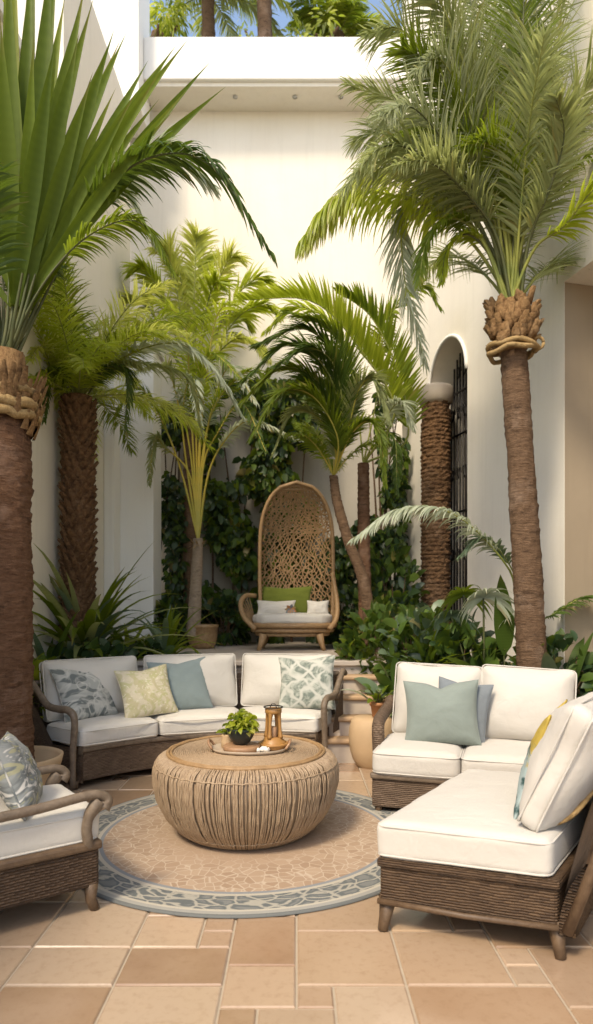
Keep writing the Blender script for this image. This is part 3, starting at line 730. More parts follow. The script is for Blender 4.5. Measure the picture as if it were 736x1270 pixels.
frond(cr, [P(14, 425, D1), P(60, 305, 4.7), P(140, 225, 4.6), P(205, 192, 4.6), P(262, 230, 4.6)], .36, 50, .012, .8, .5, .42, M['lf_sheen'], M['stalk'], .012, .3, .1)
frond(cr, [P(12, 430, D1), P(55, 350, 4.5), P(110, 292, 4.4), P(172, 275, 4.35), P(216, 340, 4.3)], .27, 50, .010, .75, .8, .38, M['lf_mid'], M['stalk_dk'], .010, .3, .1)
frond(cr, [P(10, 430, D1), P(40, 330, 4.8), P(90, 250, 5.0), P(150, 235, 5.1), P(190, 300, 5.1)], .30, 44, .011, .75, .7, .4, M['lf_sheen'], M['stalk'], .010, .3, .12)
for (az, el, L_) in ((2.4, .8, 1.9), (3.3, .9, 1.7), (4.2, .7, 1.8), (5.0, 1.0, 1.5), (1.6, 1.1, 1.8)):
    frond(cr, arc_frond(G(0, D1, 3.1), az, el, L_, .4), .34, 34, .013, .7, .6, .35, M['lf_dark'], M['stalk_dk'], .014, .3)
cr.build('crown', parent=p1)

# --- left scaly palm
D2 = 6.6; b2 = G(97, D2); p2 = thing('date_palm', b2, 'palm with dark scaly trunk and yellow green feathery crown against left wall', 'palm tree')
zt2 = P(97, 492, D2).z
t_ = MB(); t_.tube(spline([b2, G(97, D2, 1.5), G(97, D2, zt2)], 10), [.135]*11, 20); scales(t_, [b2, G(97, D2, 1.5), G(97, D2, zt2)], (.145, .15), 52, 12, .085, .045)
t_.build('trunk', M['bark2'], p2, False)
cr = MB()
for i in range(34):
    az = 2*PI*i/34*3.0+R.uniform(-.3, .3); el = R.uniform(.1, 1.45)
    pts = arc_frond(G(97, D2, zt2-.02), az, el, R.uniform(1.1, 1.65), .38)
    pts = [V((max(p.x, -2.36), p.y, p.z)) for p in pts]
    frond(cr, pts, .34, 40, .008, .7, .5, .12, R.choice([M['lf_lime'], M['lf_yel'], M['lf_mid'], M['lf_yel']]), M['stalk'], .011, 0, .25, plume=.3, seg=4)
frond(cr, [P(110, 488, D2), P(130, 458, 6.4), P(158, 462, 6.3), P(156, 535, 6.3)], .22, 36, .011, .7, .8, .12, M['lf_dark'], M['stalk_dk'], .01, .2)
frond(cr, [P(110, 488, D2), P(150, 445, 6.4), P(215, 425, 6.2), P(262, 455, 6.1), P(300, 515, 6.1)], .34, 56, .012, .75, .6, .2, M['lf_sheen'], M['stalk'], .011, .2)
frond(cr, [P(105, 488, D2), P(140, 452, 6.4), P(185, 452, 6.3), P(232, 470, 6.2), P(250, 535, 6.2)], .30, 50, .012, .75, .7, .2, M['lf_grey'], M['stalk'], .011, .2)
frond(cr, [P(90, 488, D2), P(75, 460, 6.4), P(60, 465, 6.3), P(55, 520, 6.2)], .2, 30, .011, .7, .8, .12, M['lf_dark'], M['stalk_dk'], .01, .2)
cr.build('crown', parent=p2)

# --- slender young palm on the terrace, in its pot
D3 = 8.2; b3 = G(240, D3, TZ); p3 = thing('young_palm', b3, 'slender young palm with yellow green stalks and smooth pale trunk', 'palm tree')
trunk_mesh([b3+V((0,0,.16)), P(243, 730, D3), P(246, 668, D3)], (.088, .062), .004, 14, 20, .006, 3).build('trunk', M['bark3'], p3)
m_ = MB()
for i in range(26):
    a = R.uniform(0, 2*PI); blade(m_, P(246, 676, D3)+V((math.cos(a)*.05, math.sin(a)*.05, 0)), V((math.cos(a)*.7, math.sin(a)*.7, R.uniform(-.2, 1.0))), V((-math.sin(a), math.cos(a), 0)), R.uniform(.06, .16), .016, .3, 3)
m_.build('fibre_collar', M['rope'], p3)
cr = MB(); B3 = P(246, 670, D3)
spec3 = [([(225,585),(200,520),(170,480),(140,520)], 'lf_mid', .3), ([(232,580),(222,505),(205,455),(170,460)], 'lf_grey', .3), ([(244,570),(245,500),(262,440),(300,470)], 'lf_mid', .33),
         ([(252,575),(262,510),(285,455),(318,500)], 'lf_sheen', .3), ([(258,590),(280,545),(312,522),(372,545)], 'lf_sheen', .26), ([(248,560),(252,490),(240,440),(215,430)], 'lf_lime', .3),
         ([(250,575),(268,500),(310,460),(340,480)], 'lf_mid', .3), ([(238,575),(228,500),(240,470),(250,540)], 'lf_sheen', .26), ([(236,590),(205,555),(192,545),(185,600)], 'lf_grey', .22),
         ([(240,560),(235,470),(228,400),(190,370)], 'lf_lime', .34), ([(247,560),(256,470),(270,390),(300,370)], 'lf_lime', .34), ([(252,580),(268,540),(300,500),(330,560)], 'lf_dark', .26)]
for pts, mm, L_ in spec3:
    dd = [D3, D3-.1, D3-.2, D3-.3-R.uniform(0, .5)]
    frond(cr, [B3]+[P(x, y, dd[k]) for k, (x, y) in enumerate(pts)], L_, 46, .012, .75, .75, .42, M[mm], M['stalk_yel'], .017, .2, .12)
cr.build('crown', parent=p3)
m_ = MB(); m_.lathe([(.13, 0), (.17, .06), (.185, .16), (.19, .26), (.205, .265), (.205, .30), (.18, .30), (.17, .24), (0, .24)], (b3.x+.10, b3.y+.1, TZ), 30, lambda a, z: .004*math.sin(z*160))
tag(m_.build('woven_pot', M['rattan']), 'brown ribbed pot at the foot of the young palm', 'pot')

# --- bright palm further back
D4 = 9.3; b4 = G(238, D4, TZ); p4 = thing('backlit_palm', b4, 'sunlit lime green palm rising in front of the rear wall', 'palm tree')
zt4 = P(238, 480, D4).z
trunk_mesh([b4, G(236, D4, 2.5), G(238, D4, zt4)], (.11, .10), .01, 22, 20, .01, 4).build('trunk', M['bark4'], p4)
cr = MB(); B4 = G(238, D4, zt4)
for (x, y, d_) in ((245,290,9.2),(200,305,9.0),(295,315,9.1),(165,330,8.8),(335,345,9.2),(145,375,9.0),(345,385,8.9),(225,330,9.6),(275,350,8.8),(185,360,9.5),(310,400,9.4),(160,420,9.1),(330,440,8.7),(255,320,9.5),(215,310,9.4)):
    tip = P(x, y, d_); mid = (B4+tip)/2+V((0,0,.38)); m2 = B4.lerp(tip, .8)+V((0,0,.28))
    frond(cr, [B4, mid, m2, tip+V((0,0,-.05))], .42, 40, .017, .8, .55, .18, R.choice([M['lf_lime'], M['lf_yel'], M['lf_yel']]), M['stalk'], .014, .2, .18, plume=.15, seg=4)  # pale yellow leaf mix paints in the hazy glow of backlight
cr.build('crown', parent=p4)

# --- two palms right of the egg chair
D5 = 7.5; b5 = G(466, 7.3, .1); p5 = thing('leaning_palm', b5, 'leaning thin palm with dark drooping plume right of the egg chair', 'palm tree')
B5 = P(414, 590, D5)
trunk_mesh([b5, P(455, 740, 7.35), P(432, 670, 7.4), P(418, 620, 7.45), B5], (.075, .05), .006, 26, 16, .006, 5).build('trunk', M['bark4'], p5)
cr = MB()
for (pp_, mm_, L5) in (([(430,520),(410,455),(365,425),(308,470)],'lf_dark',.40), ([(428,530),(400,470),(355,455),(303,500)],'lf_mid',.38), ([(434,520),(424,445),(385,405),(325,425)],'lf_dark',.40),
        ([(425,540),(395,490),(355,485),(318,540)],'lf_fan',.34), ([(436,525),(438,455),(415,405),(365,385)],'lf_mid',.38), ([(422,555),(400,515),(370,510),(345,560)],'lf_grey',.28),
        ([(438,530),(452,480),(470,470),(488,520)],'lf_grey',.30), ([(432,515),(420,450),(390,430),(350,450)],'lf_dark',.40), ([(440,540),(462,520),(478,540),(484,600)],'lf_mid',.26),
        ([(428,545),(412,500),(385,470),(340,500)],'lf_dark',.36)):
    z_ = R.uniform(-.15, .15)
    frond(cr, [B5]+[P(x-6, y+2, 7.4-(.14+z_*.6)*(k+1)) for k, (x, y) in enumerate(pp_)], L5, 78, .010, .95, .45, .16, M[mm_], M['stalk_yel'] if L5 < .35 else M['stalk'], .012, 0, .10, plume=.12)
for az, el in ((.3, .9), (2.4, 1.2), (4.0, .8), (1.5, .7)):
    frond(cr, arc_frond(B5, az, el, .9, .4), .26, 34, .010, .7, .7, .25, M['lf_mid'], M['stalk_yel'], .011, 0, .2, plume=.2)
cr.build('crown', parent=p5)
D6 = 7.9; b6 = G(456, D6, .1); p6 = thing('arching_palm', b6, 'palm with dark trunk and bright arching frond left of the arched wall', 'palm tree')
B6 = P(451, 575, D6)
trunk_mesh([b6, P(452, 690, D6), B6], (.085, .07), .01, 30, 18, .008, 6).build('trunk', M['bark1'], p6)
cr = MB()
frond(cr, [B6, P(490, 510, 7.7), P(452, 440, 7.5), P(390, 375, 7.3), P(300, 372, 7.2)], .44, 50, .024, .75, .15, .28, M['lf_lime'], M['stalk'], .018, .3, .06, lift=.5)
frond(cr, [B6, P(505, 545, 7.8), P(495, 465, 7.6), P(462, 395, 7.5), P(420, 362, 7.4)], .42, 44, .022, .75, .2, .3, M['lf_mid'], M['stalk'], .016, .3, .06, lift=.4)
frond(cr, [B6, P(478, 520, 7.7), P(498, 498, 7.5), P(512, 530, 7.4)], .30, 40, .013, .7, .8, .25, M['lf_sheen'], M['stalk'], .011, .2)
frond(cr, [B6, P(470, 480, 7.9), P(480, 400, 7.8), P(520, 355, 7.7), P(545, 380, 7.6)], .36, 46, .018, .7, .6, .25, M['lf_mid'], M['stalk'], .012, .2)
frond(cr, [B6, P(440, 480, 8.1), P(420, 410, 8.1), P(370, 380, 8.1), P(330, 410, 8.1)], .38, 46, .018, .7, .6, .25, M['lf_lime'], M['stalk'], .012, .2)
frond(cr, [B6, P(470, 540, 7.8), P(490, 545, 7.6), P(492, 610, 7.5)], .24, 34, .012, .7, .8, .25, M['lf_dark'], M['stalk'], .011, .2)
cr.build('crown', parent=p6)

# --- right foreground palm
D7 = 5.5; b7 = G(662, D7, 0); p7 = thing('feather_palm', b7, 'tall palm with smooth brown leaning trunk and huge feathery grey green crown', 'palm tree')
B7 = P(637, 385, D7)
trunk_mesh([b7, P(659, 800, D7), P(648, 600, D7), P(637, 430, D7)], (.128, .106), .013, 40, 44, .009, 7).build('trunk', M['bark4'], p7)
m_ = MB()
kc = P(636, 405, D7)
m_.tube([kc+V((0,0,-.22)), kc+V((0,0,-.1)), kc+V((0,0,.12)), kc+V((0,0,.2))], [.11, .145, .15, .12], 18)
for i in range(34):
    a = R.uniform(0, 2*PI); z = R.uniform(-.16, .20); r_ = .135+.04*math.cos(z*5)
    blob(m_, kc+V((math.cos(a)*r_, math.sin(a)*r_, z)), R.uniform(.03, .05), R.uniform(.03, .05), R.uniform(.045, .085), 6, .5, i, R.uniform(-.6, .6))
for i in range(70):
    a = R.uniform(0, 2*PI); z = R.uniform(-.22, .14); o3 = V((math.cos(a), math.sin(a), 0)); c0 = kc+o3*(.13+.03*math.cos(z*5))+V((0,0,z))
    w3 = R.uniform(.025, .045); e3 = c0+o3*R.uniform(.03, .09)+V((0,0,R.uniform(.07, .15))); s3 = V((-o3.y, o3.x, 0)); th3 = o3*.014
    m_.hexa([c0-s3*w3-th3, c0-s3*w3+th3, c0+s3*w3+th3, c0+s3*w3-th3][::-1], [e3-s3*w3*.6-th3, e3-s3*w3*.6+th3, e3+s3*w3*.6+th3, e3+s3*w3*.6-th3][::-1])
m_.build('leaf_bases', M['fibre'], p7)
m_ = MB(); rp = []
for k in range(61):
    a = k/60*2*PI*2; rp.append(kc+V((math.cos(a)*(.19+.01*math.sin(k)), math.sin(a)*(.19+.01*math.sin(k*1.3)), -.20+.03*math.sin(a*.5)+.012*math.sin(k*.9))))
m_.tube(rp, .020, 8); m_.tube([kc+V((.20+.045*math.cos(q*.7), -.04, -.15+.05*math.sin(q*.7))) for q in range(10)], .014, 8)
m_.build('rope_ring', M['rope'], p7)
cr = MB()
S7 = [([(598,285),(545,235),(455,212),(378,305)], 'lf_yel', .52, .013, 2.2, .1), ([(585,300),(515,250),(425,240),(372,300)], 'lf_lime', .48, .013, 2.2, .1),
      ([(610,270),(560,180),(500,130),(432,105)], 'lf_grey', .40, .008, .5, .4), ([(605,280),(540,205),(480,180),(425,235)], 'lf_grey', .42, .008, .7, .4),
      ([(625,240),(590,110),(545,10),(480,-60)], 'lf_grey', .50, .008, .4, .5), ([(632,240),(615,110),(600,-10),(570,-130)], 'lf_grey', .52, .008, .3, .5),
      ([(640,240),(645,110),(650,-10),(640,-130)], 'lf_mid', .50, .008, .3, .5), ([(650,250),(680,120),(700,0),(715,-110)], 'lf_grey', .50, .008, .3, .5),
      ([(655,270),(690,180),(735,100),(790,60)], 'lf_grey', .42, .009, .4, .4), ([(660,290),(690,240),(735,190),(780,200)], 'lf_mid', .34, .010, .6, .2),
      ([(662,310),(700,280),(745,230),(790,260)], 'lf_lime', .28, .010, .7, .1), ([(590,275),(510,250),(500,330),(528,452)], 'lf_sheen', .40, .010, .7, .35),
      ([(610,320),(580,290),(555,310),(548,350)], 'lf_lime', .22, .010, .8, .1), ([(600,300),(560,270),(530,300),(520,350)], 'lf_mid', .26, .010, .8, .15),
      ([(622,260),(575,160),(530,90),(500,60)], 'lf_mid', .44, .008, .4, .5), ([(615,290),(570,230),(530,200),(490,205)], 'lf_grey', .40, .008, .6, .5),
      ([(630,270),(610,170),(590,90),(560,40)], 'lf_grey', .44, .008, .4, .6), ([(645,270),(665,170),(670,90),(650,40)], 'lf_grey', .44, .008, .4, .6),
      ([(620,300),(590,240),(560,220),(530,240)], 'lf_grey', .40, .008, .6, .6), ([(640,300),(635,230),(610,180),(580,180)], 'lf_mid', .42, .008, .6, .6),
      ([(648,290),(660,220),(650,170),(620,150)], 'lf_grey', .40, .008, .5, .6), ([(656,300),(680,240),(700,170),(690,120)], 'lf_grey', .38, .009, .5, .4)]
for (x_, y_) in ((455,20),(500,-40),(540,-90),(590,-120),(615,-140),(660,-140),(690,-100),(735,-60),(470,120),(440,150),(520,60),(560,60),(620,60),(680,60),(720,120),(450,190),(500,150),(560,130),(600,120),(650,100),(700,160)):
    bx, by = 637, 375; S7.append(([(bx+(x_-bx)*.18, by+(y_-by)*.38), (bx+(x_-bx)*.45, by+(y_-by)*.72), (bx+(x_-bx)*.75, by+(y_-by)*.95), (x_, y_+25)], R.choice(['lf_grey', 'lf_grey', 'lf_mid', 'lf_sheen2']), R.uniform(.38, .52), .007, .55, .6))
for q, (pts, mm, L_, w_, dr, pl) in enumerate(S7):
    ds = D7+R.uniform(-.9, .45); dz = [D7+(ds-D7)*k/4 for k in range(1, 5)]
    a = 2*PI*q/22
    frond(cr, [B7+V((math.cos(a)*.05, math.sin(a)*.05, -.03))]+[P(x, y, dz[k]) for k, (x, y) in enumerate(pts)], L_, 84 if pl > .25 else 60, w_, .75, dr, .30 if pl > .3 else .36, M[mm], M['stalk'] if q % 3 else M['stalk_dk'], .017, 0, .14, plume=pl)
for (az, el, L_) in ((1.2, 1.1, 2.0), (1.9, .9, 2.0), (4.6, 1.2, 1.8), (.6, .9, 1.2)):
    frond(cr, arc_frond(B7, az, el, L_, .35), .42, 60, .009, .75, .5, .3, M['lf_grey'], M['stalk'], .016, 0, .15, plume=.4)
cr.build('crown', parent=p7)

# --- trees beyond the walls
def far_tree(name, px, D, ztop, rx, h, label, mats, n=2600, leaf=.16, group='trees beyond the walls'):
    b = G(px, D, 0); t = thing(name, b, label, 'tree', group)
    tm = MB(); zc = ztop-h
    tm.tube(spline([b, b+V((.15, 0, zc*.5)), b+V((0, 0, zc)), b+V((.1, 0, ztop-h*.3))], 20), [.30-.008*i for i in range(21)], 12)
    for i in range(9):
        a = R.uniform(0, 2*PI); s0 = b+V((0,0,zc+R.uniform(-.3, h*.4))); e = s0+V((math.cos(a)*rx*.7, math.sin(a)*rx*.7, h*.45))
        tm.tube(spline([s0, (s0+e)/2+V((0,0,.2)), e], 8), [.07-.006*k for k in range(9)], 6)
    tm.build('trunk', M['bark4'], t)
    cm = MB(); cl = [(b+V((R.uniform(-1,1)*rx*.75, R.uniform(-1,1)*rx*.75, zc+h*R.uniform(.05, .85))), R.uniform(.3, .55)*rx) for _ in range(16)]
    for i in range(n):
        c0, rr_ = R.choice(cl); d = V((R.gauss(0,1), R.gauss(0,1), R.gauss(0,1))).normalized(); pos = c0+d*rr_*R.uniform(.3, 1)
        o = (d+V((R.uniform(-.7,.7), R.uniform(-.7,.7), -.2))).normalized(); cm.mat(R.choice(mats))
        blade(cm, pos, o, o.cross(V((R.uniform(-1,1), .3, 1))), leaf*R.uniform(.7, 1.4), leaf*.17, .6, 3)
    cm.build('crown', parent=t)
far_tree('leafy_tree', 190, 13.5, 13.7, 1.0, 2.2, 'yellow green leafy tree above the rear roof, leftmost of those', [M['lf_lime'], M['lf_yel'], M['lf_mid']], 1500)
far_tree('leafy_tree', 395, 13.2, 12.9, .75, 1.6, 'bushy green tree top right of the bare trunk above the roof beam', [M['lf_yel'], M['lf_grey'], M['lf_lime']], 700)
far_tree('leafy_tree', 455, 14.5, 14.2, .9, 1.9, 'low green tree top above the roof beam beside the big feathery crown', [M['lf_lime'], M['lf_yel']], 700)
far_tree('leafy_tree', 20, 9.5, 11.2, 1.4, 2.2, 'yellow leaved tree peeping over the wall at top left', [M['lf_yel'], M['lf_yel'], M['lf_lime']], 2600)
far_tree('leafy_tree', 330, 15.5, 15.0, 1.1, 2.4, 'dense green tree behind the bare palm trunk above the roof', [M['lf_lime'], M['lf_grey']], 500)
def far_palm(px, D, zc, label, L_=1.6, mm=('lf_grey', 'lf_yel')):
    b = G(px, D, 0); t = thing('distant_palm', b, label, 'palm tree', 'trees beyond the walls')
    trunk_mesh([b, b+V((.1,0,zc*.5)), b+V((0,0,zc))], (.2, .13), .02, 60, 14, .02, px).build('trunk', M['bark4'], t)
    cm = MB()
    for i in range(18):
        frond(cm, arc_frond(b+V((0,0,zc)), i*2.4, R.uniform(.1, 1.2), L_*R.uniform(.8, 1.1), .45), .42, 30, .018, .7, .7, .12, M[R.choice(mm)], M['stalk'], .018, 0, .2, seg=4)
    cm.build('crown', parent=t)
far_palm(258, 13.0, 13.4, 'feathery palm above the left half of the roof beam', 1.8)
far_palm(326, 12.4, 14.6, 'tall palm whose bare brown trunk crosses the sky above the roof beam', 1.8)
far_palm(420, 13.8, 13.3, 'small palm top above the right half of the roof beam', 1.2, ('lf_lime', 'lf_mid'))

# ================================================================== SHRUBS AND PLANTS
# climbing vines over the shaded lower rear wall
def vine(px0, px1, py0, py1, D, n, label, mats, ls=.13, thr=-.05, sd=0):
    b = G((px0+px1)/2, D, TZ); t = thing('climbing_vine', b, label, 'climbing plant', 'climbers on the rear wall')
    st = MB()
    for i in range(7):
        x = px0+(px1-px0)*(i+.5)/7; st.tube(spline([G(x, D+.2, TZ), P(x+R.uniform(-12, 12), (py0+py1)/2+40, D+.2), P(x+R.uniform(-18, 18), py0+R.uniform(10, 50), D+.2)], 12), [.02-.001*k for k in range(13)], 6, False)
    st.build('stem', M['bark4'], t)
    m_ = MB(); k = 0; tr_ = 0
    while k < n and tr_ < n*6:
        tr_ += 1
        x = R.uniform(px0, px1); y = R.uniform(py0, py1); dd = D+R.uniform(-.25, .3); p = P(x, y, dd)
        if p.y > 9.93 or p.z < TZ+.01: continue
        if noise.noise(V((p.x*1.7+sd, sd, p.z*1.3)))+.5*noise.noise(V((p.x*4+sd, 0, p.z*4))) < thr: continue
        o = V((R.uniform(-1, 1), R.uniform(-1.2, .0), R.uniform(-1.1, .4))).normalized(); l = ls*R.uniform(.6, 1.5)
        m_.mat(R.choice(mats)); blade(m_, p, o, o.cross(V((R.uniform(-.5,.5), 1, .3))), l, l*.26, .7, 3, .2, prof=lambda t: max(.02, math.sin(PI*min(1, t**.8))**.8)); k += 1
    m_.build('foliage', parent=t)
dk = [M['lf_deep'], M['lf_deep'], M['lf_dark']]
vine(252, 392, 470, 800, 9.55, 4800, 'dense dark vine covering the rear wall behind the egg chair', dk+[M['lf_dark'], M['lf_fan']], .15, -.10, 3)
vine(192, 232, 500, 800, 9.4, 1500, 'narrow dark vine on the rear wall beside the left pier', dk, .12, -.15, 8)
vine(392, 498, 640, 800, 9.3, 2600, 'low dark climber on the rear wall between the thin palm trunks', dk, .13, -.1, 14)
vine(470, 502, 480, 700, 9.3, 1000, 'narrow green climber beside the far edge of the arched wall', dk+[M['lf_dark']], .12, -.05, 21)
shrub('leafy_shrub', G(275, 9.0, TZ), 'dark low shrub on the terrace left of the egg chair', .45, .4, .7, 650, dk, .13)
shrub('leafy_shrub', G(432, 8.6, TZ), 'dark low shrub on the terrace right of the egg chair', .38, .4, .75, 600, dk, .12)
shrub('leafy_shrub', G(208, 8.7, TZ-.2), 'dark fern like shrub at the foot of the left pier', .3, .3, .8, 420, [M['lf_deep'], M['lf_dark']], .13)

# left bed
strap_plant('strap_leaf_plant', G(104, 6.7, .80), 'large rosette of long arching green strap leaves below the scaly trunk', 84, 1.35, .054, M['lf_dark'], (.35, 1.35), .7, mats=[M['lf_grey'], M['lf_mid'], M['lf_fan'], M['lf_mid'], M['lf_blue'], M['lf_grey']])
strap_plant('strap_leaf_plant', G(60, 6.1, .6), 'grey green strap leaf clump between the two left trunks', 34, 1.0, .042, M['lf_blue'], (.3, 1.3), .6, mats=[M['lf_blue'], M['lf_dark'], M['lf_deep']])
strap_plant('strap_leaf_plant', G(205, 6.9, .80), 'smaller tuft of dark strap leaves left of the terrace', 60, .8, .036, M['lf_dark'], (.1, 1.4), .9, mats=[M['lf_fan'], M['lf_mid'], M['lf_blue']])
strap_plant('strap_leaf_plant', G(160, 6.95, .80), 'bright tipped strap leaves just behind the left sofa cushion', 40, .55, .036, M['lf_mid'], (.2, 1.3), .8, mats=[M['lf_mid'], M['lf_lime'], M['lf_dark']])
for (px, D, rx, h, lab, mm) in ((44, 5.6, .24, .85, 'bright leafed low shrub beside the left sofa arm', [M['lf_mid'], M['lf_broad'], M['lf_mid'], M['lf_lime']]), (120, 6.3, .62, .95, 'dark undergrowth shrub behind the left end of the sofa', dk),
                            (190, 6.85, .42, .92, 'dark leafy shrub beside the terrace edge at left', dk)):
    shrub('leafy_shrub', G(px, D, .05), lab, rx, .3, h, 620, mm, .13, .34)
# right bed
for (px, D, rx, h, lab, mm, ls, n) in ((470, 6.75, .36, 1.36, 'mid green leafy shrub above the stone steps', [M['lf_broad'], M['lf_dark'], M['lf_dark']], .15, 560),
     (520, 6.4, .38, 1.32, 'glossy dark shrub behind the clay side table', [M['lf_broad'], M['lf_dark'], M['lf_blue']], .17, 520),
     (575, 6.1, .38, 1.2, 'dark broad leaf shrub behind the white loveseat cushions', [M['lf_broad'], M['lf_dark'], M['lf_deep']], .17, 520),
     (485, 8.3, .42, 2.1, 'tall dark shrub left of the arched wall', [M['lf_dark'], M['lf_deep'], M['lf_broad']], .16, 800),
     (690, 5.75, .4, 1.1, 'dark shrub behind the corner of the loveseat', dk, .15, 420),
     (440, 6.75, .2, 1.08, 'small shrub spilling over the terrace edge by the steps', [M['lf_mid'], M['lf_dark']], .12, 260)):
    shrub('leafy_shrub', G(px, D, .05), lab, rx, .32, h, n, mm, ls, .26)
strap_plant('strap_leaf_plant', G(530, 6.15, .78), 'spiky grey green strap leaf plant left of the fan leaf', 40, .62, .022, M['lf_blue'], (.3, 1.3), .5, mats=[M['lf_blue'], M['lf_dark'], M['lf_mid']])
def fan_leaf_plant():
    t = thing('fan_leaf_plant', G(595, 5.95, .05), 'plant with drooping silvery fan leaves beside the column foot', 'plant')
    m_ = MB()
    for (hx, hy, n_, L_, mm) in ((600, 742, 22, .40, 'lf_sheen'), (560, 765, 18, .33, 'lf_blue'), (640, 770, 16, .30, 'lf_sheen'), (575, 738, 18, .36, 'lf_mid')):
        h_ = P(hx, hy, 5.95+R.uniform(-.15, .15)); m_.mat(M['stalk_dk']); m_.tube(spline([G(595, 5.95, .1), (G(595, 5.95, .1)+h_)/2+V((.02,0,.1)), h_], 10), .009, 6, False)
        for k in range(n_):
            a = PI*(-.15+1.3*k/(n_-1)); d = V((math.cos(a), -.5, math.sin(a)*.55)); m_.mat(M[mm])
            blade(m_, h_, d, d.cross(V((0, 1, .2))), L_*R.uniform(.8, 1.1), .017, 1.1, 7, .3)
    m_.build('foliage', parent=t)
fan_leaf_plant()
broad_plant('broad_leaf_plant', G(632, 5.75, .2), 'upright paddle shaped leaves left of the leaning trunk',
    [(1.9, 1.5, .75, .72, .105, .05), (2.8, 1.25, .5, .62, .095, .3), (3.5, 1.0, .5, .6, .085, .7), (2.4, 1.1, .35, .5, .08, .6), (4.4, .9, .4, .5, .08, .8), (3.2, .6, .4, .5, .075, .7), (.3, 1.1, .4, .5, .07, .6), (5.0, 1.2, .5, .5, .08, .5)], [M['lf_broad'], M['lf_dark'], M['lf_broad']])
broad_plant('broad_leaf_plant', G(690, 5.65, .2), 'long dark blades fanning out right of the leaning trunk',
    [(.35, .9, .55, .75, .06, .5), (.1, .7, .5, .8, .06, .4), (2.9, 1.25, .55, .55, .06, .3), (.8, 1.1, .5, .6, .06, .4), (3.4, 1.1, .45, .5, .06, .5), (5.8, .8, .5, .7, .055, .7), (.2, 1.25, .5, .55, .065, .3), (4.2, 1.1, .5, .5, .07, .5)], [M['lf_broad'], M['lf_dark'], M['lf_blue']])
broad_plant('broad_leaf_plant', G(500, 5.95, .2), 'plant with glossy pale topped oval leaves behind the side table',
    [(a, e, .45, .32, .065, .7) for a, e in ((2.5, .9), (3.3, .8), (3.9, 1.1), (4.5, .9), (5.1, 1.2), (5.8, .8), (.4, 1.0), (1.0, 1.3), (4.2, 1.4), (3.0, 1.3))], [M['lf_blue'], M['lf_broad'], M['lf_sheen']])
# arching frond in front of the column
af = MB(); frond(af, [G(650, 5.75, .3), P(642, 745, 5.75), P(620, 690, 5.6), P(560, 636, 5.5), P(495, 632, 5.4), P(440, 668, 5.3)], .30, 70, .012, .75, .95, .42, M['lf_sheen'], M['stalk'], .013, .2, .1)
frond(af, [G(648, 5.8, .3), P(650, 760, 5.8), P(632, 700, 5.7), P(600, 668, 5.6), P(570, 690, 5.6)], .20, 40, .012, .75, .7, .5, M['lf_blue'], M['stalk'], .011, .2, .1)
frond(af, [G(650, 5.8, .3), P(660, 790, 5.9), P(690, 760, 5.9), P(735, 740, 5.9), P(770, 770, 5.9)], .22, 40, .012, .75, .7, .4, M['lf_dark'], M['stalk'], .011, .2, .1)
tag(af.build('palm_seedling'), 'young palm with one long pale frond arching before the bark column', 'plant')

# ================================================================== RUG
rc = V((-.295, 4.04, 0))
m_ = MB(); rows = []
for (r_, z) in ((0.001, .014), (.3, .014), (.6, .014), (.9, .014), (1.085, .014), (1.10, .010), (1.10, .0035)): rows.append([(r_*math.cos(2*PI*k/96), r_*math.sin(2*PI*k/96), z) for k in range(96)])
m_.grid(rows, None, True); o = m_.build('round_rug', M['rug']); o.location = rc; tag(o, 'round mosaic patterned rug with blue grey scroll border under the table', 'rug')

# ================================================================== COFFEE TABLE
tc = P(306, HY, 4.08); tc = V((tc.x, 4.08, .016))
ct = thing('coffee_table', tc, 'round bowl shaped woven rattan coffee table on the rug', 'coffee table')
ctrl = [(.33, 0), (.38, .012), (.44, .06), (.50, .13), (.54, .21), (.562, .29), (.568, .36), (.558, .42), (.535, .455), (.50, .475), (.47, .48)]
sp_ = spline([V((a, 0, b)) for a, b in ctrl], 60)
m_ = MB(); m_.lathe([(p.x-.014, p.z) for p in sp_], tuple(tc), 96, None, False); m_.build('inner_drum', M['rattan_dk'], ct)
m_ = MB(); RT = random.Random(11); NSD = 400
for k in range(NSD):
    a0 = 2*PI*k/NSD; sd_ = RT.uniform(0, 99); tw = RT.choice((-1, 1))*RT.uniform(0, .03); path = []
    for q, p in enumerate(sp_[::2]):
        t = q/30; a = a0+tw*math.sin(PI*t)+.008*noise.noise(V((sd_, t*5, 0))); r = p.x-.003+.005*noise.noise(V((sd_, 7, t*9)))+(.003 if k % 2 else 0)*math.sin(t*50)
        path.append(V((tc.x+r*math.cos(a), tc.y+r*math.sin(a), tc.z+p.z)))
    m_.tube(path, RT.uniform(.0040, .0060), 5, False)
for z_, r_ in ((.055, .436), (.425, .556)):
    m_.tube([V((tc.x+(r_+.002*math.sin(k*PI))*math.cos(k/180*2*PI), tc.y+(r_+.002*math.sin(k*PI))*math.sin(k/180*2*PI), tc.z+z_+.003*math.sin(k*1.7))) for k in range(181)], .0045, 5, False)
m_.build('woven_drum', M['strand'], ct)
m_ = MB()
for r_, z, t_2 in ((.478, .486, .011), (.458, .489, .009)):
    m_.tube([V((tc.x+r_*math.cos(k/80*2*PI), tc.y+r_*math.sin(k/80*2*PI), tc.z+z+.0015*math.sin(k*5))) for k in range(81)], t_2, 8, False)
m_.build('rim', M['rattan'], ct)
m_ = MB()
for q in range(36):      # coiled cane top
    r_ = .012+q*.0126
    m_.tube([V((tc.x+(r_+.0012*math.sin(k*2.1+q))*math.cos(k/72*2*PI), tc.y+(r_+.0012*math.sin(k*2.1+q))*math.sin(k/72*2*PI), tc.z+.4815+.001*math.sin(k*1.3+q*2))) for k in range(73)], .0072, 5, False)
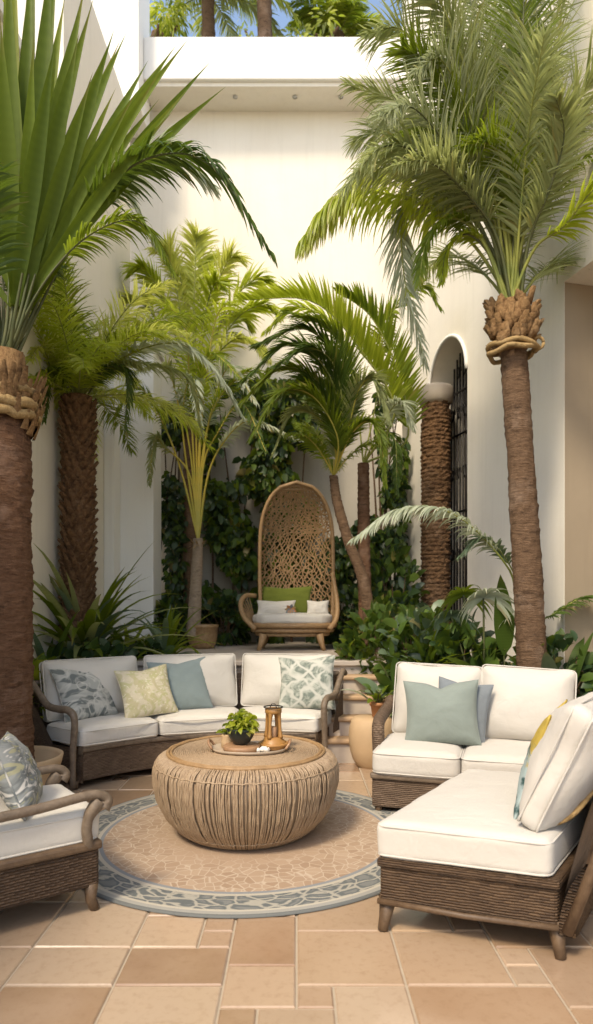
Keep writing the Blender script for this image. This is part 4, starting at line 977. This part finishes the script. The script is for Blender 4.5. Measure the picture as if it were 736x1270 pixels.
m_.build('woven_top', M['strand'], ct)
m_ = MB(); nn_ = 8
# small broken openings of the weave at mid height show pale
TZT = tc.z+.490
# tray
tyc = V((tc.x+.02, tc.y-.02, TZT)); ty = thing('serving_tray', tyc, 'oval pale serving tray with end handles on the coffee table', 'tray')
m_ = MB()
def oval(a, b, z, n=48): return [V((tyc.x+a*math.cos(2*PI*k/n), tyc.y+b*math.sin(2*PI*k/n), TZT+z)) for k in range(n)]
rows = [oval(.19, .13, .002), oval(.215, .15, .006), oval(.232, .165, .022), oval(.236, .169, .022), oval(.225, .155, .002), oval(.19, .13, .0)]
rows = rows; m_.grid([[p for p in r] for r in rows], None, True)
i0 = len(m_.v); [m_.add(p) for p in oval(.19, .13, .0025)]; m_.face([i0+k for k in range(48)])
m_.build('dish', M['tray'], ty)
for sg in (-1, 1):
    m_ = MB(); m_.tube(spline([V((tyc.x+sg*.222, tyc.y-.06, TZT+.018)), V((tyc.x+sg*.245, tyc.y-.045, TZT+.05)), V((tyc.x+sg*.25, tyc.y, TZT+.062)), V((tyc.x+sg*.245, tyc.y+.045, TZT+.05)), V((tyc.x+sg*.222, tyc.y+.06, TZT+.018))], 16), .008, 8); m_.build('handle', M['board'], ty)
def disc(name, label, cat, c, prof, mat, n=32):
    m_ = MB(); m_.lathe(prof, tuple(c), n); return tag(m_.build(name, mat), label, cat)
zb = TZT+.005
wd = V((tyc.x-.045, tyc.y-.03, zb)); disc('wooden_board', 'round brown wooden board on the tray under the green plant', 'board', wd, [(.10, 0), (.112, .006), (.115, .02), (.112, .032), (.10, .037), (.0, .0372)], M['board'])
pp = V((wd.x-.005, wd.y+.01, zb+.0385)); pt = thing('potted_plant', pp, 'small bushy lime green plant in a dark bowl on the tray', 'potted plant')
m_ = MB(); m_.lathe([(.035, 0), (.05, .008), (.075, .045), (.088, .085), (.09, .10), (.082, .10), (.075, .085), (.0, .084)], tuple(pp), 32); m_.build('pot', M['blackpot'], pt)
m_ = MB()
for i in range(330):
    a = R.uniform(0, 2*PI); e = R.uniform(.05, 1.5); d = V((math.cos(a)*math.cos(e), math.sin(a)*math.cos(e), math.sin(e))); st_ = pp+V((0,0,.085))+d*R.uniform(.02, .10)*V((1,1,.8)).length*.6
    l = R.uniform(.03, .055); o_ = (d+V((R.uniform(-.5,.5), R.uniform(-.5,.5), R.uniform(-.3,.4)))).normalized(); m_.mat(R.choice([M['lf_lime'], M['lf_lime'], M['lf_mid'], M['lf_yel']]))
    blade(m_, st_, o_, o_.cross(V((R.uniform(-1,1), R.uniform(-1,1), .6))), l, l*.30, 1.2, 4, .2, prof=lambda t: max(.02, math.sin(PI*min(1, t**.7))))
m_.build('foliage', parent=pt)
# lantern / carved vessel
lc = V((tyc.x+.145, tyc.y+.03, zb)); la = thing('candle_lantern', lc, 'tall amber wooden lantern with open arched sides on the tray', 'lantern')
m_ = MB(); m_.lathe([(.068, 0), (.078, .006), (.082, .03), (.075, .045), (.062, .055), (.055, .07), (.0, .071)], tuple(lc), 36); m_.build('base', M['brass'], la)
m_ = MB(); m_.lathe([(.086, .022), (.094, .026), (.096, .034), (.086, .040), (.080, .036)], tuple(lc), 36, None, False); m_.build('collar', M['brass'], la)
for k in range(4):
    a = PI/4+k*PI/2+.35; m_ = MB(); o_ = V((math.cos(a), math.sin(a), 0))
    m_.tube(spline([lc+o_*.050+V((0,0,.068)), lc+o_*.046+V((0,0,.12)), lc+o_*.042+V((0,0,.18)), lc+o_*.034+V((0,0,.225))], 12), [.016, .014, .012, .011, .010, .010, .010, .010, .011, .012, .014, .016, .018], 8); m_.build('post', M['brass'], la)
m_ = MB(); m_.lathe([(.046, .215), (.052, .222), (.052, .245), (.045, .25), (.0, .251)], tuple(lc), 32); m_.build('cap', M['brass'], la)
m_ = MB(); m_.tube([lc+V((.058*math.cos(k/20*2*PI), .058*math.sin(k/20*2*PI), .256)) for k in range(21)], .004, 6, False); m_.tube([lc+V((-.02, 0, .252)), lc+V((-.01, 0, .275)), lc+V((.01, 0, .275)), lc+V((.02, 0, .252))], .003, 5); m_.build('wire_ring', M['iron'], la)
m_ = MB(); m_.lathe([(.022, .07), (.024, .075), (.024, .13), (.018, .135), (.0, .134)], tuple(lc), 20); m_.build('candle', M['board'], la)
jc = V((tyc.x-.145, tyc.y+.05, zb)); jr = thing('glass_jar', jc, 'small patterned jar holding one leaf at the left of the tray', 'jar')
m_ = MB(); m_.lathe([(.028, 0), (.034, .006), (.036, .04), (.03, .07), (.032, .085), (.028, .085), (.026, .07), (.0, .06)], tuple(jc), 24, lambda a, z: .002*math.sin(a*8)*math.sin(z*120)); m_.build('vessel', M['clay'], jr)
m_ = MB()
for k in range(7): broad_leaf(m_, jc+V((0,0,.07)), (math.cos(k*2.4)*.7-.3, math.sin(k*2.4)*.5, .8), .05, .018, M['lf_mid'], .03, 1.0)
m_.build('leaf', parent=jr)
m_ = MB(); nc = V((tyc.x+.085, tyc.y-.075, zb))
for k in range(7): blob(m_, nc+V((R.uniform(-.03,.03), R.uniform(-.015,.015), .012+R.uniform(0,.01))), .018, .015, .013, 6, .5, k)
tag(m_.build('shell_cluster', M['marble']), 'little heap of white shells beside the wooden board on the tray', 'shells')

# ================================================================== CURVED SOFA
SCn = V((-.33, 4.02, 0)); A_L, A_R = math.radians(143.5), math.radians(71.5); RF, RB = 1.60, 2.22
def pol(a, r, z=0): return V((SCn.x+r*math.cos(a), SCn.y+r*math.sin(a), z))
so = thing('curved_sofa', pol((A_L+A_R)/2, 1.9), 'curved grey brown wicker sofa with cream cushions behind the coffee table', 'sofa')
def arcbox(mb, a0, a1, r0, r1, z0, z1, n=24, lean=0):
    rows = []
    for i in range(n+1):
        a = a0+(a1-a0)*i/n; rows.append([pol(a, r0, z0), pol(a, r0+lean, z1), pol(a, r1+lean, z1), pol(a, r1, z0)])
    rm = (r0+r1)/2
    mb.grid(rows, lambda i, j: (((a1-a0)*i/n*rm), [z0, z1, z1+(r1-r0), z0+(z1-z0)*2+(r1-r0)][j % 4] if j < 4 else z0+(z1-z0)*2+(r1-r0)*2), True)
    b0 = len(mb.v)-len(rows)*4
    mb.face((b0, b0+1, b0+2, b0+3)); e = len(mb.v)-4; mb.face((e+3, e+2, e+1, e))
m_ = MB(); arcbox(m_, A_L-.015, A_R+.015, RF+.03, RB-.02, .055, .285, 30); bev(m_.build('base', M['wk_sofa'], so, False), .012)
m_ = MB(); arcbox(m_, A_L-.01, A_R+.01, RF+.015, RF+.055, .275, .315, 30); bev(m_.build('front_rail', M['cane_grey'], so, False), .012)
m_ = MB(); arcbox(m_, A_L-.01, A_R+.01, RB-.07, RB-.02, .28, .74, 30, .10); bev(m_.build('back', M['wk_sofa'], so, False), .012)
m_ = MB(); m_.tube([pol(A_L+(A_R-A_L)*k/30, RB+.055, .755) for k in range(31)], .026, 8); m_.build('top_rail', M['cane_grey'], so)
for a in (A_L, A_L+(A_R-A_L)/3, A_L+(A_R-A_L)*2/3, A_R):
    for r_ in (RF+.08, RB-.08):
        m_ = MB(); m_.tube([pol(a, r_, 0), pol(a, r_, .06)], [.02, .028], 8); m_.build('foot', M['cane_dk'], so)
def sofa_arm(a, name='arm'):
    m_ = MB(); sg = 1 if a > PI/2 else -1; da = sg*.030
    path = [pol(a+da, RB+.05, .76), pol(a+da, RB-.03, .79), pol(a+da, RB-.16, .70), pol(a+da, RB-.27, .615), pol(a+da, RB-.42, .60), pol(a+da, RF+.12, .605), pol(a+da, RF+.04, .575), pol(a+da, RF+.02, .50), pol(a+da, RF+.04, .30), pol(a+da, RF+.045, .02)]
    m_.tube(spline(path, 54), [.023+.006*math.sin(i/54*PI) for i in range(55)], 10)
    m_.build(name, M['cane_grey'], so)
    m_ = MB(); fn = lambda x, y: None
    rows = []
    for i in range(7):
        t = i/6; r_ = RF+.30+(RB-RF-.30)*t; zt = .34+.36*t
        rows.append([pol(a+da*.9, r_, .27), pol(a+da*.9, r_, zt)])
    m_.grid(rows, lambda i, j: (i*.1, j*.4)); m_.build('arm_panel', M['wk_sofa'], so, False)
sofa_arm(A_L); sofa_arm(A_R)
NSC = 3
for k in range(NSC):
    a0 = A_L+(A_R-A_L)*k/NSC; a1 = A_L+(A_R-A_L)*(k+1)/NSC; am = (a0+a1)/2; ha = (a1-a0)/2
    rm = (RF+RB-.12)/2; hw = abs(ha)*rm; hd = (RB-.12-RF)/2
    fn = lambda x, y, z, am=am, ha=ha, hw=hw, rm=rm: pol(am+ha*x/hw*.985, rm+y, .385+z)
    m_ = MB(); softbox(m_, fn, hw, hd, .073, .045, 22, .022, .006, k*3.); o = m_.build('seat_cushion', M['cream'], so, weld=True)
    for s_ in (-1, 1): pm = MB(); piping(pm, fn, hw-.004, hd-.004, s_*.052, .005, .05); pm.build('piping', M['cream'], o)
    # back cushion
    pc = pol(am, RB-.155, .455); yaw = am-PI/2
    wdt = 2*abs(ha)*(RB-.15)*.99
    cushion('back_cushion', M['cream'], so, wdt, .15, .50, pc, yaw, .22, 0, .055, .075, k*5., True, .016)
def on_sofa(frac, back=.30): a = A_L+(A_R-A_L)*frac; return pol(a, RB-back, .475), a-PI/2
pos, yw = on_sofa(.13, .30); throw_pillow('throw_pillow', 'grey throw pillow with pale swirling print at the left end of the curved sofa', M['p_swirl'], pos, .50, .47, .085, yw+.1, .42, -.06, seed=1)
pos, yw = on_sofa(.325, .47); throw_pillow('throw_pillow', 'cream throw pillow with mustard botanical print on the curved sofa', M['p_yellow'], pos, .47, .44, .085, yw+.05, .45, -.08, seed=2)
pos, yw = on_sofa(.46, .31); throw_pillow('throw_pillow', 'plain dusty blue throw pillow on the curved sofa', M['blue'], pos, .53, .47, .08, yw, .36, -.07, seed=3)
pos, yw = on_sofa(.92, .32); throw_pillow('throw_pillow', 'sage throw pillow with pale trellis print at the right end of the curved sofa', M['p_diamond'], pos, .52, .49, .09, yw+.05, .33, -.05, seed=4)

# ================================================================== LOVESEAT (right, behind the chaise)
def frame_pts(O, ux, uy): return lambda x, y, z: V(O)+V(ux)*x+V(uy)*y+V((0,0,z))
lu = V((.94, -.30, 0)).normalized(); lv = V((-lu.y, lu.x, 0)); LO = V((.50, 4.42, 0)); lf = frame_pts(LO, lu, lv)
LWd, LDp = 1.62, .80
ls = thing('loveseat', LO, 'wicker loveseat with thick cream cushions facing the coffee table', 'sofa')
def fbox(f, x0, x1, y0, y1, z0, z1, mat, name, par, bv=.012):
    m_ = MB()
    b = [f(x0, y0, z0), f(x1, y0, z0), f(x1, y1, z0), f(x0, y1, z0)]; t = [f(x0, y0, z1), f(x1, y0, z1), f(x1, y1, z1), f(x0, y1, z1)]
    i0 = len(m_.v)
    for p in b+t: m_.add(p)
    X, Y, Z = x1-x0, y1-y0, z1-z0
    m_.face((i0+3, i0+2, i0+1, i0), ((0,0),(X,0),(X,Y),(0,Y))); m_.face((i0+4, i0+5, i0+6, i0+7), ((0,0),(X,0),(X,Y),(0,Y)))
    for (a_, b_, l_) in ((0, 1, X), (1, 2, Y), (2, 3, X), (3, 0, Y)): m_.face((i0+a_, i0+b_, i0+4+b_, i0+4+a_), ((0, z0), (l_, z0), (l_, z1), (0, z1)))
    return bev(m_.build(name, mat, par, False), bv)
fbox(lf, 0, LWd, .02, LDp, .045, .255, M['wk_sofa'], 'base', ls)
fbox(lf, -.01, LWd, 0, .045, .235, .275, M['cane_grey'], 'front_rail', ls)
fbox(lf, .02, LWd, LDp-.06, LDp, .255, .70, M['wk_sofa'], 'back', ls)
for (x, y) in ((.04, .06), (LWd-.06, .06), (.04, LDp-.06), (LWd-.06, LDp-.06)):
    m_ = MB(); m_.tube([lf(x, y, 0), lf(x, y, .05)], [.02, .03], 8); m_.build('foot', M['cane_dk'], ls)
m_ = MB(); m_.tube(spline([lf(.01, LDp-.02, .66), lf(.0, LDp-.10, .62), lf(-.02, LDp-.25, .58), lf(-.02, LDp-.42, .55), lf(-.01, LDp-.50, .48), lf(0, LDp-.50, .28)], 30), [.045]*31, 12)
m_.build('arm', M['wk_sofa'], ls)
for k in range(2):
    x0 = .0+k*.58; x1 = x0+.58 if k == 0 else LWd-.25
    fn = lambda x, y, z, xc=(x0+x1)/2: lf(xc+x, .34+y, .345+z)
    m_ = MB(); softbox(m_, fn, (x1-x0)/2-.002, .355, .085, .05, 20, .03, .006, 7+k); o = m_.build('seat_cushion', M['white'], ls, weld=True)
    for s_ in (-1, 1): pm = MB(); piping(pm, fn, (x1-x0)/2-.006, .35, s_*.062, .005, .05); pm.build('piping', M['white'], o)
lyaw = math.atan2(lu.y, lu.x)
cushion('back_cushion', M['white'], ls, .66, .17, .55, lf(.36, LDp-.20, .415), lyaw-.04, .20, .03, .06, .085, 11., True, .018)
cushion('back_cushion', M['white'], ls, .66, .17, .55, lf(.98, LDp-.25, .415), lyaw-.10, .22, .04, .06, .085, 12., True, .018)
throw_pillow('throw_pillow', 'slate grey throw pillow half hidden behind the teal one on the loveseat', M['navy'], lf(.53, LDp-.40, .43), .38, .45, .06, lyaw-.05, .20, .12, seed=8)
throw_pillow('throw_pillow', 'grey teal linen throw pillow propped against the white loveseat cushion', M['blue2'], lf(.44, LDp-.52, .44),   .52, .45, .11, lyaw+.02, .28, -.05, seed=9, chop=.16)

# ================================================================== CHAISE (right foreground)
FL, FR, BR, BL = V((.355, 2.84, 0)), V((1.03, 2.60, 0)), V((1.68, 3.52, 0)), V((.985, 3.77, 0))
ch = thing('chaise_seat', (.9, 3.3, 0), 'brown wicker chaise with one big cream seat cushion in the right foreground', 'sofa')
def q4(u, v, z): return (FL*(1-u)+FR*u)*(1-v)+(BL*(1-u)+BR*u)*v+V((0,0,z))
def qbox(u0, u1, v0, v1, z0, z1, mat, name, par, bv=.014, n=6, flare=0):
    m_ = MB(); W_, H_ = (FR-FL).length, (BL-FL).length
    b = [q4(u0, v0, z0), q4(u1, v0, z0), q4(u1, v1, z0), q4(u0, v1, z0)]; t = [q4(u0-flare, v0-flare, z1), q4(u1+flare, v0-flare, z1), q4(u1+flare, v1, z1), q4(u0-flare, v1, z1)]
    i0 = 0
    for p in b+t: m_.add(p)
    m_.face((3, 2, 1, 0)); m_.face((4, 5, 6, 7))
    for (a_, b_) in ((0, 1), (1, 2), (2, 3), (3, 0)):
        l_ = (b[b_]-b[a_]).length; m_.face((a_, b_, 4+b_, 4+a_), ((0, z0), (l_, z0), (l_, z1), (0, z1)))
    return bev(m_.build(name, mat, par, False), bv)
qbox(.0, 1.0, .0, 1.0, .125, .295, M['wk_dark'], 'base', ch, .016)
qbox(-.012, 1.012, -.010, 1.0, .275, .315, M['wk_dark'], 'top_rail', ch, .012)
m_ = MB(); m_.tube([q4(-.005, -.005, .13), q4(.5, -.008, .122), q4(1.005, -.005, .13)], .013, 8); m_.build('bottom_rail', M['cane_dk'], ch)
for (u, v, sx, sy) in ((.03, .04, -.03, -.03), (.97, .04, .01, -.03), (.97, .94, .02, .02), (.04, .94, -.02, .02)):
    m_ = MB(); p = q4(u, v, 0); m_.tube([p+V((sx, sy, 0)), p+V((sx*.6, sy*.6, .05)), p+V((0, 0, .14))], [.022, .026, .040], 10); m_.build('leg', M['cane_dk'], ch)
def seatf(x, y, z): u = .5+.5*x/.36; v = .5+.5*y/.60; return q4(u, v, .385+z)
m_ = MB(); softbox(m_, lambda x, y, z: q4(.47+.495*x/.36, .50+.505*y/.60, .388+z), .36, .60, .078, .035, 26, .03, .006, 4.); o = m_.build('seat_cushion', M['white'], ch, weld=True)
for s_ in (-1, 1): pm = MB(); piping(pm, lambda x, y, z: q4(.47+.495*x/.36, .50+.505*y/.60, .388+z), .356, .596, s_*.062, .005, .04); pm.build('piping', M['white'], o)
# curving woven back along the right side
out = V((.86, -.51, 0)); rows = []
NB = 24
def backp(t, z, off):
    e0, e1 = q4(1.0, -.0, 0), q4(1.0, 1.0, 0)
    top = .98-.0*t
    if t < .30: top = .40+.60*math.sin((t/.30)*PI/2)**.8
    zz = .10+(top-.10)*z
    return e0.lerp(e1, t)+out*(.0+.24*z*z*(top/.95)+off)+V((0,0,zz))
m_ = MB()
loop = []
for i in range(NB+1):
    t = i/NB; rows.append([backp(t, z/10, .0) for z in range(11)]+[backp(t, z/10, .065) for z in range(10, -1, -1)])
m_.grid(rows, lambda i, j: (i/NB*1.2, (j if j < 11 else 21-j)*.09), True)
m_.face([k for k in range(22)]); e = len(m_.v)-22; m_.face([e+21-k for k in range(22)])
m_.build('back', M['wk_dark'], ch)
m_ = MB(); m_.tube([backp(0, .05, .033)]+[backp(i/NB, 1.0, .033)+V((0,0,.008)) for i in range(NB+1)], .022, 10); m_.build('back_rim', M['cane_dk'], ch)
m_ = MB(); m_.tube(spline([q4(.78, .13, .50), q4(.90, .13, .49), q4(1.02, .14, .53), q4(1.12, .18, .63), q4(1.2, .22, .72)], 16), .012, 8); m_.build('cushion_tie', M['rope'], ch)
ca = math.atan2((BR-FR).y, (BR-FR).x)
cushion('back_cushion', M['white'], ch, .80, .17, .56, q4(.88, .42, .455), ca-PI/2+PI/2+PI, .0, 0, .05, .06, 21., True, .014) if False else None
def lean_cushion():
    # stands on the seat along the right side, leaning out to the right
    al = (BR-FR).normalized(); nrm = V((al.y, -al.x, 0))     # outwards
    yaw = math.atan2(al.y, al.x)+PI                         # local x along the side, local -y towards the seat
    return cushion('back_cushion', M['white'], ch, .86, .17, .56, q4(.80, .44, .475), yaw, .42, 0, .06, .085, 21., True, .018)
lean_cushion()
al = (BR-FR).normalized()
throw_pillow('throw_pillow', 'teal leaf print pillow with mustard edge against the tall chaise cushion', M['p_teal'], q4(.66, .40, .47), .52, .50, .06, math.atan2(al.y, al.x)+PI+.1, .30, .0, seed=12)

# ================================================================== ARMCHAIR (left foreground)
au = V((.80, .60, 0)).normalized(); av = V((-au.y, au.x, 0))       # au: chair's forward, av: to the far side
AO = V((-.90, 3.02, 0)); AWD = .60; acf = lambda x, y, z: AO-au*x+av*y+V((0,0,z))   # x back from the front, y across
ac = thing('armchair', AO, 'dark wicker armchair with scrolled arms and cream seat at the left edge', 'armchair')
fbox(acf, 0, .86, .0, AWD, .115, .300, M['wk_chair'], 'base', ac, .014)
fbox(acf, -.012, .86, -.012, AWD+.012, .285, .325, M['cane_dk'], 'rail', ac, .012)
for (x, y) in ((.03, .03), (.03, AWD-.03), (.83, .03), (.83, AWD-.03)):
    m_ = MB(); p = acf(x, y, 0); m_.tube([acf(x-.02*(x < .4), y, 0), acf(x, y, .05), acf(x, y, .13)], [.022, .025, .036], 10); m_.build('leg', M['cane_dk'], ac)
fn = lambda x, y, z: acf(.37+x, AWD/2+y, .385+z)
m_ = MB(); softbox(m_, fn, .385, AWD/2-.015, .075, .04, 20, .03, .006, 31.); o = m_.build('seat_cushion', M['cream'], ac, weld=True)
for s_ in (-1, 1): pm = MB(); piping(pm, fn, .381, AWD/2-.019, s_*.056, .005, .05); pm.build('piping', M['cream'], o)
for y in (.0, AWD):
    m_ = MB()
    m_.tube(spline([acf(.045, y+(.012 if y < .1 else -.012), .30), acf(.055, y, .34), acf(.06, y, .39), acf(.045, y, .45), acf(-.0, y, .505)], 20), [.024]*14+[.026, .028, .030, .032, .034, .034, .032], 10)
    arm = [acf(-.015, y, .47), acf(-.035, y, .50), acf(.0, y, .53), acf(.08, y, .535), acf(.30, y, .515), acf(.55, y, .515), acf(.72, y, .59), acf(.84, y, .70)]
    m_.tube(spline(arm, 36), [.023+.013*max(0, 1-i/7) for i in range(37)], 10); m_.build('arm', M['cane_grey'], ac)
m_ = MB(); rows = []
for i in range(13):
    y = AWD*i/12; rows.append([acf(.74+.02*k+.008*k*k*.3, y, .30+(.62+.05*math.sin(PI*i/12))*k/8) for k in range(9)])
m_.grid(rows, lambda i, j: (i*.06, j*.08)); o = m_.build('back', M['wk_chair'], ac); sm = o.modifiers.new('thickness', 'SOLIDIFY'); sm.thickness = .05
cushion('back_cushion', M['cream'], ac, AWD-.06, .15, .46, acf(.70, AWD/2, .45), math.atan2(au.y, au.x)+PI/2, .25, 0, .05, .04, 33.)
throw_pillow('throw_pillow', 'blue grey throw pillow with yellow brush marks on the armchair', M['p_slate'], acf(.24, .22, .455), .44, .38, .09, math.atan2(au.y, au.x)+PI/2-.35, .40, .12, seed=14)

# pots by the left trunk
disc('woven_planter', 'shallow tan planter bowl at the foot of the thick left trunk', 'planter', G(14, 4.6, 0), [(.20, 0), (.24, .04), (.28, .15), (.33, .28), (.345, .345), (.33, .35), (.31, .33), (.27, .22), (.19, .21)], M['clay'], 40)
# round clay side table and its pot
sd = G(462, 5.75, 0); sc_o = disc('side_table', 'rounded sandy clay drum table between sofa and loveseat', 'side table', sd, [(.13, 0), (.14, .012), (.17, .06), (.195, .14), (.205, .24), (.20, .33), (.18, .40), (.15, .425), (.0, .43)], M['clay'], 44)
pz = G(469, 5.7, .431); tp_ = thing('terracotta_pot_plant', pz, 'small terracotta pot with green leaves standing on the clay side table', 'potted plant')
m_ = MB(); m_.lathe([(.045, 0), (.05, .01), (.062, .10), (.072, .10), (.072, .13), (.062, .13), (.058, .10), (0, .10)], tuple(pz), 28); m_.build('pot', M['terra'], tp_)
m_ = MB()
for k in range(26): a = R.uniform(0, 2*PI); broad_leaf(m_, pz+V((0,0,.10)), (math.cos(a)*.6, math.sin(a)*.6, R.uniform(.3, 1.3)), R.uniform(.08, .14), .030, R.choice([M['lf_broad'], M['lf_mid'], M['lf_blue']]), R.uniform(.04, .16), 1.0)
m_.build('foliage', parent=tp_)

# ================================================================== EGG CHAIR
DE = 8.3; ec = G(363, DE, TZ); eg = thing('egg_chair', ec, 'tall oval backed rattan chair with open lattice on the terrace', 'chair')
s_px = DE/F   # metres per photo pixel at this distance
def eo(t):     # back outline: half width at height fraction t (0..1)
    return (.46*(1-.0*t))*(1-max(0, (t-.60)/.40)**2.6)**.5*(.95+.05*math.sin(PI*min(1, t*1.2)))
EH0, EH1 = .28, 2.07; xo = .05
def ept(u, t):   # u -1..1 across, t 0..1 up; a shell curving back like half an egg
    w_ = eo(t); z = EH0+(EH1-EH0)*t
    dep = .30*math.sqrt(max(0, 1-u*u))*(1-t**4)+.08*math.sin(PI*t)
    return V((ec.x+xo+w_*u, ec.y-.10+dep, TZ+z))
m_ = MB()
rimp = [ept(-1, i/30) for i in range(31)]+[ept(1, 1-i/30) for i in range(1, 31)]
m_.tube(rimp, .024, 8); m_.build('rim', M['rattan'], eg)
m_ = MB(); RL = random.Random(5)
pts = {}
NI, NJ = 22, 42
for i in range(NI+1):
    for j in range(NJ+1):
        u = -1+2*i/NI+(RL.uniform(-.045, .045) if 0 < i < NI else 0)+(.5*2/NI if j % 2 and 0 < i < NI else 0); t = j/NJ*.985+(RL.uniform(-.01, .01) if 0 < j < NJ else 0)
        pts[i, j] = ept(max(-1, min(1, u)), max(0, min(.985, t)))
for i in range(NI+1):
    for j in range(NJ):
        rd = .0075
        m_.tube([pts[i, j], (pts[i, j]+pts[i, j+1])/2, pts[i, j+1]], rd, 5, False)
        ii = i+1 if j % 2 else i-1
        if 0 <= ii <= NI: m_.tube([pts[i, j], (pts[i, j]+pts[ii, j+1])/2, pts[ii, j+1]], rd, 5, False)
        i3 = i-1 if j % 2 else i+1
        if 0 <= i3 <= NI and (j > NJ*.66 or RL.random() < .16): m_.tube([pts[i, j], pts[i3, j+1]], rd, 5, False)
m_.build('lattice_back', M['rattan'], eg)
m_ = MB()
for q in range(2):
    m_.tube([ept(-1+2*k/20, .955+.022*q) for k in range(21)], .016, 6)
m_.build('hood_band', M['rattan'], eg)
sy = ec.y-.16
def ell(a, b, z, n=40, a0=0, a1=2*PI): return [V((ec.x+a*math.cos(a0+(a1-a0)*k/n), sy+b*math.sin(a0+(a1-a0)*k/n), TZ+z)) for k in range(n+1)]
m_ = MB(); m_.tube(ell(.52, .36, .30), .032, 8, False); m_.tube(ell(.49, .34, .24), .026, 8, False); m_.tube(ell(.44, .30, .19), .022, 8, False)
for k in range(48):
    a = 2*PI*k/48; m_.tube([V((ec.x+.52*math.cos(a), sy+.36*math.sin(a), TZ+.30)), V((ec.x+.44*math.cos(a), sy+.30*math.sin(a), TZ+.19))], .009, 5)
m_.build('seat_ring', M['rattan'], eg)
for sg in (-1, 1):
    m_ = MB(); X = ec.x
    ap = [V((X+sg*.44, sy-.30, TZ+.26)), V((X+sg*.58, sy-.20, TZ+.40)), V((X+sg*.63, sy-.08, TZ+.56)), V((X+sg*.58, sy+.05, TZ+.66)), V((X+sg*.46, sy+.16, TZ+.66))] if sg < 0 else [V((X+sg*.44, sy-.30, TZ+.26)), V((X+sg*.53, sy-.18, TZ+.38)), V((X+sg*.55, sy-.05, TZ+.56)), V((X+sg*.53, sy+.06, TZ+.74)), V((X+sg*.50, sy+.12, TZ+.95))]
    m_.tube(spline(ap, 24), .030, 8)
    for k in range(1, 9):
        p0 = spline(ap, 24)[k*2+4]; m_.tube([p0, V((p0.x*.5+(X+sg*.46)*.5, p0.y+.05, (p0.z+TZ+.3)/2)), V((X+sg*.47, p0.y+.03, TZ+.30))], .008, 5)
    m_.build('arm', M['rattan'], eg)
for (lx, ly) in ((-.36, -.24), (.34, -.24), (-.34, .22), (.34, .22)):
    m_ = MB(); p = V((ec.x+lx, sy+ly, TZ)); m_.tube([p+V((lx*.12, ly*.1, 0)), p+V((lx*.04, 0, .08)), p+V((-lx*.05, 0, .20))], [.024, .034, .050], 10); m_.build('leg', M['rattan'], eg)
m_ = MB(); softbox(m_, lambda x, y, z: V((ec.x+x*math.sqrt(max(0, 1-.45*(y/.33)**2)), sy+y*math.sqrt(max(0, 1-.30*(x/.48)**2)), TZ+.375+z)), .49, .34, .055, .04, 20, .02, .005, 41.); m_.build('seat_cushion', M['cream'], eg, weld=True)
throw_pillow('throw_pillow', 'wide moss green pillow standing in the egg chair', M['green'], V((ec.x-.09, sy+.14, TZ+.44)), .68, .36, .06, 0, .25, 0, seed=15)
throw_pillow('throw_pillow', 'long white pillow lying in the left of the egg chair', M['white'], V((ec.x-.20, sy-.02, TZ+.425)), .48, .19, .06, 0, .35, 0, seed=16)
throw_pillow('throw_pillow', 'small white pillow at the right of the egg chair', M['white'], V((ec.x+.31, sy-.02, TZ+.425)), .27, .19, .06, -.1, .35, 0, seed=17)
m_ = MB(); fc = V((ec.x-.02, sy-.10, TZ+.45))
for k in range(9):
    a = k*2*PI/9; m_.mat([M['terra'], M['rope'], M['navy']][k % 3]); d = V((math.cos(a), -.5, math.sin(a))); blade(m_, fc+V((0,0,.04)), d, d.cross(V((0,1,0))), .085, .028, .4, 4, .2)
tag(m_.build('fabric_flower'), 'small orange and blue fabric flower on the egg chair cushions', 'ornament')

# ================================================================== CAMERA, LIGHT, WORLD
cam = bpy.data.cameras.new('camera'); co = bpy.data.objects.new('camera', cam); C.objects.link(co); sc.camera = co
co.location = (0, 0, CH); co.rotation_euler = (PI/2, 0, 0); cam.sensor_fit = 'HORIZONTAL'; cam.sensor_width = 36; cam.lens = 36*F/736
cam.shift_y = (HY-635)/736; cam.clip_end = 500; cam.clip_start = .05; cam.dof.use_dof = True; cam.dof.focus_distance = 4.2; cam.dof.aperture_fstop = 3.5
EL, AZ = math.radians(51), V((-.50, -.87, 0)).normalized()      # where the sun stands
sv = V((AZ.x*math.cos(EL), AZ.y*math.cos(EL), math.sin(EL)))
sl = bpy.data.lights.new('sun', 'SUN'); sl.energy = 1.5; sl.angle = math.radians(11.0); sl.color = (1, .92, .78)
so_ = bpy.data.objects.new('sun', sl); C.objects.link(so_); so_.rotation_euler = sv.to_track_quat('Z', 'Y').to_euler()
w = bpy.data.worlds.new('World'); sc.world = w; w.use_nodes = True; nt = w.node_tree; nt.nodes.clear()
sky = nt.nodes.new('ShaderNodeTexSky'); sky.sky_type = 'NISHITA'; sky.sun_disc = False; sky.sun_elevation = EL; sky.sun_rotation = math.atan2(AZ.x, AZ.y); sky.air_density = 1.0; sky.dust_density = 1.5; sky.ozone_density = 1.0
bg = nt.nodes.new('ShaderNodeBackground'); bg.inputs[1].default_value = .15; wo = nt.nodes.new('ShaderNodeOutputWorld'); nt.links.new(sky.outputs[0], bg.inputs[0]); nt.links.new(bg.outputs[0], wo.inputs[0])
vs = sc.view_settings; vs.view_transform = 'Standard'; vs.look = 'None'; vs.gamma = 1; vs.exposure = 1.25; vs.use_curve_mapping = False
vs.use_white_balance = True; vs.white_balance_temperature = 7350; vs.white_balance_tint = 10
sc.cycles.max_bounces = 8; sc.cycles.diffuse_bounces = 5; sc.cycles.transmission_bounces = 4; sc.cycles.use_denoising = True
